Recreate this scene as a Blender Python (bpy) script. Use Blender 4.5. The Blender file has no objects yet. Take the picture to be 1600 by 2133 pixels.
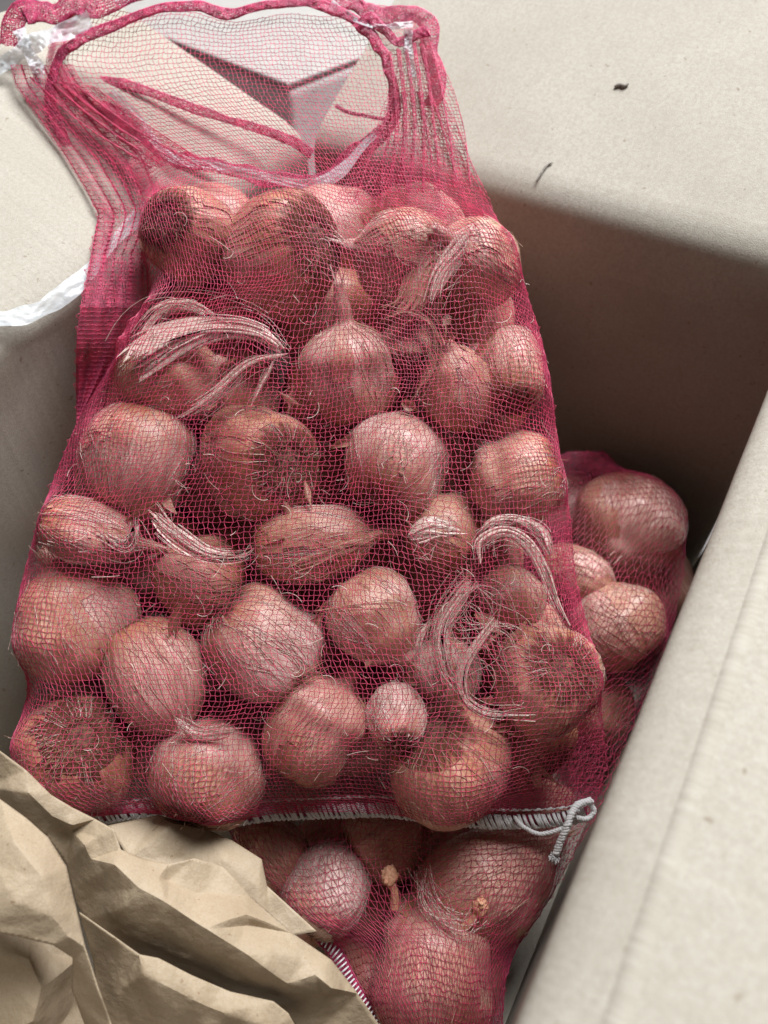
import bpy, bmesh, math, random
import numpy as np
from mathutils import Vector, Matrix
from mathutils.geometry import delaunay_2d_cdt

random.seed(7)
RNG = np.random.default_rng(11)
SC = bpy.context.scene
COL = SC.collection

# ------------------------------------------------------------------ camera
PITCH = math.radians(48.6)                 # camera looks down by this much
FPX = 1570.0                               # focal length in photo pixels (1600 wide)
CAM = np.array([0.0, 0.0, 0.42])
cam_d = bpy.data.cameras.new("camera")
cam = bpy.data.objects.new("camera", cam_d)
COL.objects.link(cam)
cam.location = CAM
cam.rotation_euler = (math.pi / 2 - PITCH, 0, 0)
cam_d.sensor_fit = 'HORIZONTAL'
cam_d.sensor_width = 36.0
cam_d.lens = 36.0 * FPX / 1600.0
cam_d.clip_start = 0.01
cam_d.clip_end = 50.0
cam_d.dof.use_dof = True
cam_d.dof.focus_distance = 0.30
cam_d.dof.aperture_fstop = 12.0
SC.camera = cam

# ------------------------------------------------------------------ world, lamps, exposure
world = bpy.data.worlds.new("World")
SC.world = world
world.use_nodes = True
bg = world.node_tree.nodes["Background"]
bg.inputs[0].default_value = (1.0, 0.955, 0.89, 1)
bg.inputs[1].default_value = 0.105


def area_lamp(name, loc, target, size, power, col):
    d = bpy.data.lights.new(name, 'AREA')
    d.shape = 'RECTANGLE'
    d.size, d.size_y = size
    d.energy = power
    d.color = col
    o = bpy.data.objects.new(name, d)
    COL.objects.link(o)
    o.location = loc
    v = Vector(target) - Vector(loc)
    o.rotation_euler = v.to_track_quat('-Z', 'Y').to_euler()
    return o


area_lamp("window_light", (0.50, 0.92, 1.82), (0.0, 0.2, 0.2), (1.1, 0.95), 94.0, (0.94, 0.975, 1.0))

SC.view_settings.view_transform = 'Standard'
SC.view_settings.look = 'None'
SC.view_settings.gamma = 1.0
SC.view_settings.exposure = 0.0
SC.view_settings.use_curve_mapping = False
SC.cycles.use_denoising = True
SC.cycles.max_bounces = 6
SC.cycles.transparent_max_bounces = 8

# ------------------------------------------------------------------ geometry of the view
RX = np.array([1.0, 0, 0])
FW = np.array([0, math.cos(PITCH), -math.sin(PITCH)])
UP = np.array([0, math.sin(PITCH), math.cos(PITCH)])


def ray(px, py):
    px = np.asarray(px, float)
    py = np.asarray(py, float)
    x = (px - 800.0) / FPX
    y = (1066.5 - py) / FPX
    return FW + x[..., None] * RX + y[..., None] * UP


def at_depth(px, py, d):
    return CAM + np.asarray(d, float)[..., None] * ray(px, py)


def at_z(px, py, z):
    r = ray(px, py)
    return CAM + ((z - CAM[2]) / r[..., 2])[..., None] * r


class Frame:
    """a tilted plane a bag lies along: u right, v up the bag, w out of it"""
    def __init__(s, origin, tilt):
        s.o = np.asarray(origin, float)
        t = math.radians(tilt)
        s.u = np.array([1.0, 0, 0])
        s.v = np.array([0, math.cos(t), math.sin(t)])
        s.w = np.array([0, -math.sin(t), math.cos(t)])

    def at(s, px, py, w):
        r = ray(px, py)
        n = np.asarray(w, float) - (CAM - s.o) @ s.w
        return CAM + (n / (r @ s.w))[..., None] * r

    def uvw(s, P):
        d = np.asarray(P) - s.o
        return np.stack([d @ s.u, d @ s.v, d @ s.w], -1)

    def xyz(s, u, v, w):
        return s.o + np.asarray(u)[..., None] * s.u + np.asarray(v)[..., None] * s.v + np.asarray(w)[..., None] * s.w


F1 = Frame(at_depth(640, 1050, 0.30), 36.87)
F2 = Frame(at_depth(900, 2030, 0.30), 12.5)


# ------------------------------------------------------------------ numpy helpers
def _hash(i, j, k, seed):
    n = (i * 374761393 + j * 668265263 + k * 2147483647 + seed * 1274126177) & 0xffffffff
    n = ((n ^ (n >> 13)) * 1274126177) & 0xffffffff
    n = ((n ^ (n >> 16)) * 668265263) & 0xffffffff
    return ((n ^ (n >> 15)) & 0xffffff) / float(0xffffff) * 2 - 1


def vnoise(P, seed=0):
    P = np.asarray(P, float)
    i = np.floor(P).astype(np.int64)
    f = P - i
    f = f * f * (3 - 2 * f)
    out = 0
    for dx in (0, 1):
        for dy in (0, 1):
            for dz in (0, 1):
                wgt = (f[..., 0] if dx else 1 - f[..., 0]) * (f[..., 1] if dy else 1 - f[..., 1]) * (f[..., 2] if dz else 1 - f[..., 2])
                out = out + wgt * _hash(i[..., 0] + dx, i[..., 1] + dy, i[..., 2] + dz, seed)
    return out


def fbm(P, seed=0, oct=3):
    a, s, out = 1.0, 1.0, 0
    for k in range(oct):
        out = out + a * vnoise(np.asarray(P) * s, seed + k * 17)
        a *= 0.5
        s *= 2.03
    return out


def crom(pts, n):
    """Catmull-Rom through control points (k,d) -> (n,d)"""
    p = np.asarray(pts, float)
    if len(p) == 2:
        return p[0] + (p[1] - p[0]) * np.linspace(0, 1, n)[:, None]
    p = np.vstack([2 * p[0] - p[1], p, 2 * p[-1] - p[-2]])
    m = len(p) - 3
    t = np.linspace(0, m - 1e-6, n)
    i = t.astype(int)
    f = (t - i)[:, None]
    a, b, c, d = p[i], p[i + 1], p[i + 2], p[i + 3]
    return 0.5 * (2 * b + (c - a) * f + (2 * a - 5 * b + 4 * c - d) * f ** 2 + (3 * b - a - 3 * c + d) * f ** 3)


def resample(P, n):
    P = np.asarray(P, float)
    L = np.concatenate([[0], np.cumsum(np.linalg.norm(np.diff(P, axis=0), axis=1))])
    t = np.linspace(0, L[-1], n)
    return np.stack([np.interp(t, L, P[:, k]) for k in range(P.shape[1])], -1)


def unit(a):
    return a / (np.linalg.norm(a, axis=-1, keepdims=True) + 1e-12)


class Geo:
    """collects vertices and quads/triangles, then links them as ONE mesh object"""
    def __init__(s):
        s.v, s.q, s.t, s.n = [], [], [], 0

    def add(s, V, quads=None, tris=None):
        V = np.asarray(V, float).reshape(-1, 3)
        if quads is not None and len(quads):
            s.q.append(np.asarray(quads).reshape(-1, 4) + s.n)
        if tris is not None and len(tris):
            s.t.append(np.asarray(tris).reshape(-1, 3) + s.n)
        s.v.append(V)
        s.n += len(V)

    def grid(s, P, wrap_u=False):
        a, b = P.shape[:2]
        idx = np.arange(a * b).reshape(a, b)
        if wrap_u:
            idx = np.concatenate([idx, idx[:, :1]], 1)
        q = np.stack([idx[:-1, :-1], idx[:-1, 1:], idx[1:, 1:], idx[1:, :-1]], -1)
        s.add(P.reshape(-1, 3), q.reshape(-1, 4))

    def tubes(s, P, r, sides=3, up=None):
        """P (strands, points, 3); r scalar or (strands, points)"""
        P = np.asarray(P, float)
        ns, npt = P.shape[:2]
        T = np.empty_like(P)
        T[:, 1:-1] = P[:, 2:] - P[:, :-2]
        T[:, 0] = P[:, 1] - P[:, 0]
        T[:, -1] = P[:, -1] - P[:, -2]
        T = unit(T)
        ref = np.broadcast_to(np.array([0.31, -0.62, 0.72]) if up is None else np.asarray(up, float), T.shape)
        A = unit(np.cross(T, ref))
        B = np.cross(T, A)
        r = np.broadcast_to(np.asarray(r, float), (ns, npt))[..., None]
        rings = [P + r * (A * math.cos(2 * math.pi * k / sides) + B * math.sin(2 * math.pi * k / sides)) for k in range(sides)]
        V = np.stack(rings, 2)                       # ns,npt,sides,3
        idx = np.arange(ns * npt * sides).reshape(ns, npt, sides)
        nx = np.roll(idx, -1, axis=2)
        q = np.stack([idx[:, :-1], nx[:, :-1], nx[:, 1:], idx[:, 1:]], -1)
        s.add(V.reshape(-1, 3), q.reshape(-1, 4))

    def ribbon(s, P, width, side, cup=0.0):
        """flat strip along P (n,3), width (n,) in direction side (n,3), slightly cupped"""
        n = len(P)
        width = np.broadcast_to(width, (n,))[:, None]
        side = unit(np.broadcast_to(side, P.shape))
        T = unit(np.gradient(P, axis=0))
        nor = np.cross(T, side)
        cols = [P + side * width * k * 0.5 + nor * width * cup * (k * k) for k in (-1, -0.4, 0.4, 1)]
        s.grid(np.stack(cols, 1))

    def build(s, name, mat, parent=None, smooth=True, attr=None):
        V = np.concatenate(s.v)
        me = bpy.data.meshes.new(name)
        nq = sum(len(x) for x in s.q)
        nt = sum(len(x) for x in s.t)
        loops = np.concatenate([x.ravel() for x in s.q] + [x.ravel() for x in s.t]).astype(np.int32)
        starts = np.concatenate([np.arange(nq) * 4, nq * 4 + np.arange(nt) * 3]).astype(np.int32)
        me.vertices.add(len(V))
        me.vertices.foreach_set("co", V.astype(np.float32).ravel())
        me.loops.add(len(loops))
        me.loops.foreach_set("vertex_index", loops)
        me.polygons.add(nq + nt)
        me.polygons.foreach_set("loop_start", starts)
        me.update(calc_edges=True)
        if smooth:
            me.polygons.foreach_set("use_smooth", np.ones(nq + nt, dtype=bool))
        if attr is not None:
            for k, val in attr.items():
                a = me.attributes.new(k, 'FLOAT_VECTOR', 'POINT')
                a.data.foreach_set("vector", np.asarray(val, np.float32).ravel())
        me.validate()
        me.materials.append(mat)
        o = bpy.data.objects.new(name, me)
        COL.objects.link(o)
        if parent is not None:
            o.parent = parent
        return o


def tag(o, label=None, cat=None, group=None, kind=None):
    if label: o["label"] = label
    if cat: o["category"] = cat
    if group: o["group"] = group
    if kind: o["kind"] = kind
    return o


def empty(name, loc, label=None, cat=None, group=None):
    o = bpy.data.objects.new(name, None)
    o.empty_display_size = 0.01
    COL.objects.link(o)
    o.location = loc
    return tag(o, label, cat, group)


# ------------------------------------------------------------------ materials
class NT:
    def __init__(s, name):
        s.m = bpy.data.materials.new(name)
        s.m.use_nodes = True
        s.t = s.m.node_tree
        s.b = s.t.nodes["Principled BSDF"]
        s.out = s.t.nodes["Material Output"]

    def n(s, typ, **kw):
        nd = s.t.nodes.new(typ)
        for k, v in kw.items():
            if k.startswith('_'):
                setattr(nd, k[1:], v)
            else:
                nd.inputs[k.replace('__', ' ')].default_value = v
        return nd

    def l(s, a, b):
        s.t.links.new(a, b)

    def noise(s, vec, scale, detail=3.0, rough=0.55):
        nd = s.n('ShaderNodeTexNoise')
        nd.inputs['Scale'].default_value = scale
        nd.inputs['Detail'].default_value = detail
        nd.inputs['Roughness'].default_value = rough
        if vec is not None:
            s.l(vec, nd.inputs['Vector'])
        return nd.outputs['Fac']

    def ramp(s, fac, stops):
        nd = s.n('ShaderNodeValToRGB')
        el = nd.color_ramp.elements
        while len(el) < len(stops):
            el.new(0.5)
        for e, (p, c) in zip(el, stops):
            e.position = p
            e.color = (*c, 1) if len(c) == 3 else c
        s.l(fac, nd.inputs[0])
        return nd.outputs[0]

    def mix(s, fac, a, b, mode='MIX'):
        nd = s.n('ShaderNodeMixRGB')
        nd.blend_type = mode
        for i, x in ((0, fac), (1, a), (2, b)):
            if isinstance(x, (int, float)):
                nd.inputs[i].default_value = x
            elif isinstance(x, tuple):
                nd.inputs[i].default_value = (*x, 1)
            else:
                s.l(x, nd.inputs[i])
        return nd.outputs[0]

    def math(s, op, a, b=0.0):
        nd = s.n('ShaderNodeMath')
        nd.operation = op
        for i, x in ((0, a), (1, b)):
            if isinstance(x, (int, float)):
                nd.inputs[i].default_value = x
            else:
                s.l(x, nd.inputs[i])
        return nd.outputs[0]

    def bump(s, h, strength, dist, normal=None):
        nd = s.n('ShaderNodeBump')
        nd.inputs['Strength'].default_value = strength
        nd.inputs['Distance'].default_value = dist
        s.l(h, nd.inputs['Height'])
        if normal is not None:
            s.l(normal, nd.inputs['Normal'])
        return nd.outputs[0]

    def coords(s, kind='Object', scale=(1, 1, 1), rot=(0, 0, 0)):
        tc = s.n('ShaderNodeTexCoord')
        mp = s.n('ShaderNodeMapping')
        mp.inputs['Scale'].default_value = scale
        mp.inputs['Rotation'].default_value = rot
        s.l(tc.outputs[kind], mp.inputs[0])
        return mp.outputs[0]

    def translucent(s, colour, fac):
        tr = s.n('ShaderNodeBsdfTranslucent')
        if isinstance(colour, tuple):
            tr.inputs[0].default_value = (*colour, 1)
        else:
            s.l(colour, tr.inputs[0])
        mx = s.n('ShaderNodeMixShader')
        mx.inputs[0].default_value = fac
        s.l(s.b.outputs[0], mx.inputs[1])
        s.l(tr.outputs[0], mx.inputs[2])
        s.l(mx.outputs[0], s.out.inputs[0])


def mat_cardboard():
    m = NT('cardboard')
    at = m.n('ShaderNodeAttribute'); at.attribute_name = 'sheet'
    v = at.outputs['Vector']                          # x along crease, y across, metres
    c1 = m.noise(v, 18, 4)
    base = m.ramp(c1, [(0.3, (0.37, 0.333, 0.278)), (0.7, (0.425, 0.388, 0.33))])
    sp = m.noise(v, 650, 4, 0.75)
    base = m.mix(m.ramp(sp, [(0.35, (0.6,) * 3), (0.62, (0, 0, 0))]), base, (0.29, 0.25, 0.20))
    fl = m.noise(v, 260, 2, 0.6)
    base = m.mix(m.ramp(fl, [(0.69, (0, 0, 0)), (0.74, (0.75,) * 3)]), base, (0.22, 0.17, 0.12))
    m.l(base, m.b.inputs['Base Color'])
    m.b.inputs['Roughness'].default_value = 0.75
    m.b.inputs['Specular IOR Level'].default_value = 0.3
    # flute lines run across the crease
    mp = m.n('ShaderNodeMapping'); mp.inputs['Scale'].default_value = (230, 1.2, 1)
    m.l(v, mp.inputs[0])
    flute = m.noise(mp.outputs[0], 1.0, 1, 0.4)
    fib = m.noise(v, 1500, 3, 0.7)
    nrm = m.bump(flute, 0.38, 0.0008)
    nrm = m.bump(fib, 0.5, 0.0006, nrm)
    m.l(nrm, m.b.inputs['Normal'])
    return m.m


def mat_cut_edge():
    m = NT('cardboard_cut_edge')
    c = m.noise(m.coords('Object'), 400, 3)
    m.l(m.ramp(c, [(0.3, (0.33, 0.26, 0.18)), (0.7, (0.48, 0.41, 0.31))]), m.b.inputs['Base Color'])
    m.b.inputs['Roughness'].default_value = 0.9
    return m.m


def mat_kraft():
    m = NT('kraft_paper')
    v = m.coords('Object')
    c1 = m.noise(v, 40, 4)
    base = m.ramp(c1, [(0.3, (0.36, 0.272, 0.182)), (0.7, (0.43, 0.34, 0.24))])
    sp = m.noise(v, 1200, 3, 0.7)
    base = m.mix(m.ramp(sp, [(0.35, (0.4,) * 3), (0.6, (0, 0, 0))]), base, (0.31, 0.215, 0.12))
    fl = m.noise(v, 420, 2, 0.6)
    base = m.mix(m.ramp(fl, [(0.70, (0, 0, 0)), (0.75, (0.6,) * 3)]), base, (0.20, 0.12, 0.06))
    m.l(base, m.b.inputs['Base Color'])
    m.b.inputs['Roughness'].default_value = 0.6
    m.b.inputs['Specular IOR Level'].default_value = 0.35
    wr = m.noise(v, 130, 4, 0.6)
    fib = m.noise(v, 1500, 3, 0.7)
    nrm = m.bump(wr, 0.30, 0.003)
    nrm = m.bump(fib, 0.3, 0.0003, nrm)
    m.l(nrm, m.b.inputs['Normal'])
    m.translucent(base, 0.08)
    return m.m


def mat_net(name, col, tr, rough=0.33):
    m = NT(name)
    v = m.coords('Object')
    c = m.noise(v, 220, 2)
    base = m.mix(m.ramp(c, [(0.35, (0, 0, 0)), (0.65, (0.8,) * 3)]), tuple(x * 0.75 for x in col), tuple(min(1, x * 1.25) for x in col))
    m.l(base, m.b.inputs['Base Color'])
    m.b.inputs['Roughness'].default_value = rough
    m.b.inputs['Specular IOR Level'].default_value = 0.55
    m.translucent(base, tr)
    return m.m


def mat_plastic():
    m = NT('white_plastic_film')
    v = m.coords('Object')
    m.b.inputs['Base Color'].default_value = (0.74, 0.77, 0.80, 1)
    m.b.inputs['Roughness'].default_value = 0.3
    cr = m.noise(v, 260, 3)
    m.l(m.bump(cr, 0.25, 0.002), m.b.inputs['Normal'])
    m.translucent((0.8, 0.82, 0.85), 0.4)
    tp = m.n('ShaderNodeBsdfTransparent')
    mx = m.n('ShaderNodeMixShader'); mx.inputs[0].default_value = 0.30
    m.l(m.out.inputs[0].links[0].from_socket, mx.inputs[1])
    m.l(tp.outputs[0], mx.inputs[2])
    m.l(mx.outputs[0], m.out.inputs[0])
    return m.m


def mat_thread():
    m = NT('white_cotton_thread')
    v = m.coords('Object')
    f = m.noise(v, 2500, 2)
    m.l(m.ramp(f, [(0.3, (0.60, 0.57, 0.56)), (0.7, (0.80, 0.78, 0.77))]), m.b.inputs['Base Color'])
    m.b.inputs['Roughness'].default_value = 0.85
    m.l(m.bump(f, 0.6, 0.0004), m.b.inputs['Normal'])
    m.translucent((0.8, 0.78, 0.77), 0.2)
    return m.m


def mat_skin(name, stops, dark, rough, streak, stain=True):
    """bulb skin; 'grain' = (cos a, sin a, height), 'where' = (height -1..1, distance to root, 0)"""
    m = NT(name)
    g = m.n('ShaderNodeAttribute'); g.attribute_name = 'grain'
    w = m.n('ShaderNodeAttribute'); w.attribute_name = 'where'
    oi = m.n('ShaderNodeObjectInfo')
    gv = g.outputs['Vector']
    off = m.n('ShaderNodeVectorMath'); off.operation = 'ADD'
    m.l(gv, off.inputs[0])
    cmb = m.n('ShaderNodeCombineXYZ')
    rnd = m.math('MULTIPLY', oi.outputs['Random'], 37.0)
    m.l(rnd, cmb.inputs[0]); m.l(rnd, cmb.inputs[2])
    m.l(cmb.outputs[0], off.inputs[1])
    gv = off.outputs[0]
    # squash the height so that the noise runs in meridian streaks
    mp = m.n('ShaderNodeMapping'); mp.inputs['Scale'].default_value = (1, 1, 0.16)
    m.l(gv, mp.inputs[0])
    st1 = m.noise(mp.outputs[0], 7.0, 5, 0.65)
    st2 = m.noise(mp.outputs[0], 34.0, 3, 0.6)
    mp2 = m.n('ShaderNodeMapping'); mp2.inputs['Scale'].default_value = (1, 1, 0.8)
    m.l(gv, mp2.inputs[0])
    bl = m.noise(mp2.outputs[0], 1.6, 4, 0.6)
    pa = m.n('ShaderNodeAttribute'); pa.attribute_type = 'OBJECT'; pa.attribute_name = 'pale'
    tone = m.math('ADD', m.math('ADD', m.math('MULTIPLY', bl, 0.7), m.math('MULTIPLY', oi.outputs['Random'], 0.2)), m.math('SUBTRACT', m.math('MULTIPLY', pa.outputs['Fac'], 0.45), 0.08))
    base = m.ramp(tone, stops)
    base = m.mix(m.ramp(st1, [(0.38, (streak,) * 3), (0.62, (0, 0, 0))]), base, dark)
    base = m.mix(m.ramp(st2, [(0.35, (streak * 0.9,) * 3), (0.55, (0, 0, 0))]), base, tuple(x * 0.8 for x in dark))
    pale = m.ramp(st2, [(0.56, (0, 0, 0)), (0.72, (0.5,) * 3)])
    base = m.mix(pale, base, (0.72, 0.46, 0.36))
    sepw = m.n('ShaderNodeSeparateXYZ'); m.l(w.outputs['Vector'], sepw.inputs[0])
    if stain:
        # the root end is rusty orange to brown, with a ragged border
        rs = m.math('ADD', sepw.outputs[0], m.math('MULTIPLY', m.math('SUBTRACT', bl, 0.5), 1.1))
        base = m.mix(m.ramp(m.math('MULTIPLY_ADD', rs, 0.5) if False else m.math('ADD', m.math('MULTIPLY', rs, 0.5), 0.5),
                            [(0.0, (0.75,) * 3), (0.26, (0.4,) * 3), (0.5, (0, 0, 0))]), base, (0.42, 0.15, 0.05))
        cp = m.n('ShaderNodeAttribute'); cp.attribute_type = 'OBJECT'; cp.attribute_name = 'crust'
        crust = m.math('ADD', m.math('SUBTRACT', sepw.outputs[0], m.math('MULTIPLY', cp.outputs['Fac'], 0.13)), m.math('MULTIPLY', m.math('SUBTRACT', m.noise(mp2.outputs[0], 5.0, 4, 0.7), 0.5), 0.45))
        cmask = m.ramp(m.math('ADD', m.math('MULTIPLY', crust, 0.5), 0.5), [(0.015, (0.95,) * 3), (0.075, (0, 0, 0))])
        base = m.mix(cmask, base, (0.085, 0.035, 0.022))
    # small dark blemishes
    mpb = m.n('ShaderNodeMapping'); mpb.inputs['Scale'].default_value = (1, 1, 0.7)
    m.l(gv, mpb.inputs[0])
    sp = m.noise(mpb.outputs[0], 9, 4, 0.7)
    base = m.mix(m.ramp(sp, [(0.66, (0, 0, 0)), (0.72, (0.6,) * 3)]), base, (0.20, 0.085, 0.05))
    m.l(base, m.b.inputs['Base Color'])
    m.b.inputs['Roughness'].default_value = rough
    rr = m.ramp(m.noise(mp2.outputs[0], 5, 3), [(0.3, (rough - 0.1,) * 3), (0.7, (rough + 0.14,) * 3)])
    m.b.inputs['Specular IOR Level'].default_value = 0.55
    m.b.inputs['Coat Weight'].default_value = 0.18
    if stain:
        rr = m.mix(cmask, rr, (0.95, 0.95, 0.95))
        keep_ = m.math('SUBTRACT', 1.0, cmask)
        m.l(m.math('MULTIPLY', keep_, 0.18), m.b.inputs['Coat Weight'])
        m.l(m.math('MULTIPLY', keep_, 0.55), m.b.inputs['Specular IOR Level'])
    m.l(rr, m.b.inputs['Roughness'])
    m.b.inputs['Coat Roughness'].default_value = 0.30
    m.b.inputs['Subsurface Weight'].default_value = 0.0
    mp3 = m.n('ShaderNodeMapping'); mp3.inputs['Scale'].default_value = (1, 1, 0.10)
    m.l(gv, mp3.inputs[0])
    st3 = m.noise(mp3.outputs[0], 85.0, 3, 0.6)
    nrm = m.bump(st2, 0.30, 0.0012)
    nrm = m.bump(st3, 0.30, 0.0006, nrm)
    nrm = m.bump(m.noise(mp2.outputs[0], 26, 4, 0.65), 0.22, 0.0012, nrm)
    m.l(nrm, m.b.inputs['Normal'])
    return m.m


def mat_fibre(name, a, b, rough=0.45, tr=0.25, scale=600):
    m = NT(name)
    v = m.coords('Object')
    f = m.noise(v, scale, 3)
    c = m.ramp(f, [(0.3, a), (0.7, b)])
    m.l(c, m.b.inputs['Base Color'])
    m.b.inputs['Roughness'].default_value = rough
    m.l(m.bump(f, 0.4, 0.0006), m.b.inputs['Normal'])
    m.translucent(c, tr)
    return m.m


def mat_ground():
    m = NT('dark_floor')
    f = m.noise(m.coords('Object'), 6, 4)
    m.l(m.ramp(f, [(0.3, (0.17, 0.15, 0.15)), (0.7, (0.22, 0.20, 0.20))]), m.b.inputs['Base Color'])
    m.b.inputs['Roughness'].default_value = 0.55
    return m.m


def mat_carton_sides_lifted():
    m = NT('carton_sides_shade_lifted')
    f = m.noise(m.coords('Object'), 30, 4)
    m.l(m.ramp(f, [(0.3, (0.68, 0.63, 0.60)), (0.7, (0.74, 0.70, 0.67))]), m.b.inputs['Base Color'])  # carton sides coloured lighter than its lid, to lift their shade
    m.b.inputs['Roughness'].default_value = 0.5
    return m.m


M = dict(
    card=mat_cardboard(), cut=mat_cut_edge(), kraft=mat_kraft(),
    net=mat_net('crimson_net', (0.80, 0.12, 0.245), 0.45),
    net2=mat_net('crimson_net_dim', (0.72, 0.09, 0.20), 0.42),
    hem=mat_net('crimson_hem', (0.86, 0.11, 0.27), 0.42, 0.28),
    plastic=mat_plastic(), thread=mat_thread(),
    skin=mat_skin('bulb_skin', [(0.25, (0.48, 0.215, 0.155)), (0.45, (0.58, 0.31, 0.245)), (0.62, (0.66, 0.42, 0.355)), (0.85, (0.77, 0.58, 0.53))], (0.36, 0.14, 0.09), 0.38, 0.55),
    outer=mat_skin('dry_outer_skin', [(0.3, (0.44, 0.19, 0.11)), (0.55, (0.56, 0.29, 0.19)), (0.75, (0.64, 0.40, 0.30))], (0.31, 0.12, 0.07), 0.36, 0.55, False),
    root=mat_fibre('root_plate', (0.05, 0.02, 0.014), (0.22, 0.10, 0.06), 0.9, 0.0, 500),
    hair=mat_fibre('root_hair', (0.50, 0.29, 0.20), (0.70, 0.48, 0.37), 0.6, 0.2),
    roothair=mat_fibre('dark_root_hair', (0.14, 0.06, 0.035), (0.40, 0.22, 0.14), 0.75, 0.1),
    husk=mat_fibre('papery_husk', (0.62, 0.40, 0.32), (0.88, 0.73, 0.66), 0.26, 0.25, 700),
    huskbrown=mat_fibre('brown_husk', (0.34, 0.16, 0.10), (0.56, 0.33, 0.23), 0.42, 0.25, 700),
    stub=mat_fibre('orange_stub', (0.55, 0.23, 0.13), (0.78, 0.44, 0.28), 0.8, 0.1, 900),
    lid=mat_fibre('carton_lid_light_toned', (0.33, 0.305, 0.285), (0.38, 0.355, 0.33), 0.6, 0.0, 40),  # lid coloured darker than the sides, to tone down its lit top
    ground=mat_ground(), white=mat_carton_sides_lifted(),
    speck=mat_fibre('dry_speck', (0.16, 0.14, 0.12), (0.32, 0.29, 0.25), 0.8, 0.0),
)

# ------------------------------------------------------------------ setting: ground
g = Geo()
xs = np.linspace(-4, 4, 9)
gx, gy = np.meshgrid(xs, xs + 1.0)
g.grid(np.stack([gx, gy, np.full_like(gx, 0.0)], -1))
tag(g.build('ground', M['ground']), 'dark floor showing at the corners behind the box', 'floor', kind='structure')

# ------------------------------------------------------------------ the cardboard box
RIM = 0.24
EB = np.array([0.86, -0.51, 0]); EB /= np.linalg.norm(EB)
EC = np.array([-0.51, -0.86, 0]); EC /= np.linalg.norm(EC)
A_ = np.array([-0.042, 0.439, 0])
WID, LEN = 0.2815, 0.40
B_ = A_ + EB * WID
C_ = B_ + EC * LEN
D_ = A_ + EC * LEN
box = empty('cardboard_box', ((A_ + C_) / 2).tolist(), 'open grey-brown cardboard box with its flaps folded outward', 'box')
BOXO = (A_ + C_) / 2


def folded_sheet(name, P0, along, length, outward, profile, thick, parent, n_along=40, wav=0.0, seed=0):
    """a board of the given thickness whose cross-section is `profile` (outward, z), run along `along`"""
    prof = crom(profile, 12 * len(profile)) if len(profile) > 2 else crom(profile, 40)
    tan = unit(np.gradient(prof, axis=0))
    nor = np.stack([-tan[:, 1], tan[:, 0]], -1)
    a = np.linspace(0, length, n_along)
    arc = np.concatenate([[0], np.cumsum(np.linalg.norm(np.diff(prof, axis=0), axis=1))])

    def surf(pr):
        X = P0[None, None] + a[None, :, None] * along + pr[:, None, 0:1] * outward + pr[:, None, 1:2] * np.array([0, 0, 1.0])
        nz = fbm(np.stack([np.broadcast_to(a[None, :] * 16, X.shape[:2]), np.broadcast_to(arc[:, None] * 16, X.shape[:2]), np.full(X.shape[:2], seed * 3.1)], -1), seed, 2)
        fade = np.clip(np.abs(pr[:, 1] - (RIM - 0.03)) / 0.03, 0, 1)[:, None]
        return X + wav * (nz * fade)[..., None] * (nor[:, None, 0:1] * outward + nor[:, None, 1:2] * np.array([0, 0, 1.0]))
    S1 = surf(prof)
    S2 = surf(prof - nor * thick)
    G = Geo()
    a_, b_ = S1.shape[:2]
    G.grid(S1 - BOXO)
    G.grid((S2 - BOXO)[:, ::-1])
    sh = np.stack([np.broadcast_to(a[None, :], (a_, b_)), np.broadcast_to(arc[:, None], (a_, b_)), np.full((a_, b_), seed * 0.37)], -1)
    at = [sh.reshape(-1, 3), sh[:, ::-1].reshape(-1, 3)]
    for e1, e2 in ((S1[0], S2[0]), (S1[-1], S2[-1]), (S1[:, 0], S2[:, 0]), (S1[:, -1], S2[:, -1])):
        G.grid(np.stack([e1, e2]) - BOXO)
        at.append(np.tile(np.array([[0.1, 0.2, 0.3]]), (2 * len(e1), 1)) + 0.001 * np.arange(2 * len(e1))[:, None])
    o = G.build(name, M['card'], parent, attr={'sheet': np.concatenate(at)})
    o.data.set_sharp_from_angle(angle=math.radians(40))
    return o


def flap_profile(tilt, length, rin=0.006, lip=0.0):
    t = math.radians(tilt)
    return [(0.004, RIM - 0.03), (0.0038, RIM - 0.022), (0.0034, RIM - 0.012), (0.0038, RIM - 0.0055), (0.0065, RIM - 0.0008), (0.012, RIM + 0.002 + 0.004 * math.sin(t)),
            (0.024, RIM + 0.004 + 0.012 * math.tan(t)),
            (0.024 + (length - 0.024) * 0.5 * math.cos(t), RIM + 0.004 + 0.012 * math.tan(t) + (length - 0.024) * 0.5 * math.sin(t)),
            (0.024 + (length - 0.024) * math.cos(t), RIM + 0.004 + 0.012 * math.tan(t) + (length - 0.024) * math.sin(t))]


TH = 0.004
# walls (inner face on the given line)
wall_prof = [(0.004, 0.004), (0.004, RIM - 0.03)]
folded_sheet('back_wall', A_, EB, WID, -EC, wall_prof, -TH, box, wav=0.0012, seed=1)
folded_sheet('left_wall', A_ + EC * 0.002, EC, LEN, -EB, wall_prof, -TH, box, wav=0.0015, seed=2)
folded_sheet('right_wall', B_ + EC * 0.002, EC, LEN, EB, wall_prof, -TH, box, wav=0.0012, seed=3)
folded_sheet('front_wall', D_, EB, WID, EC, wall_prof, -TH, box, wav=0.001, seed=4)
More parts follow.
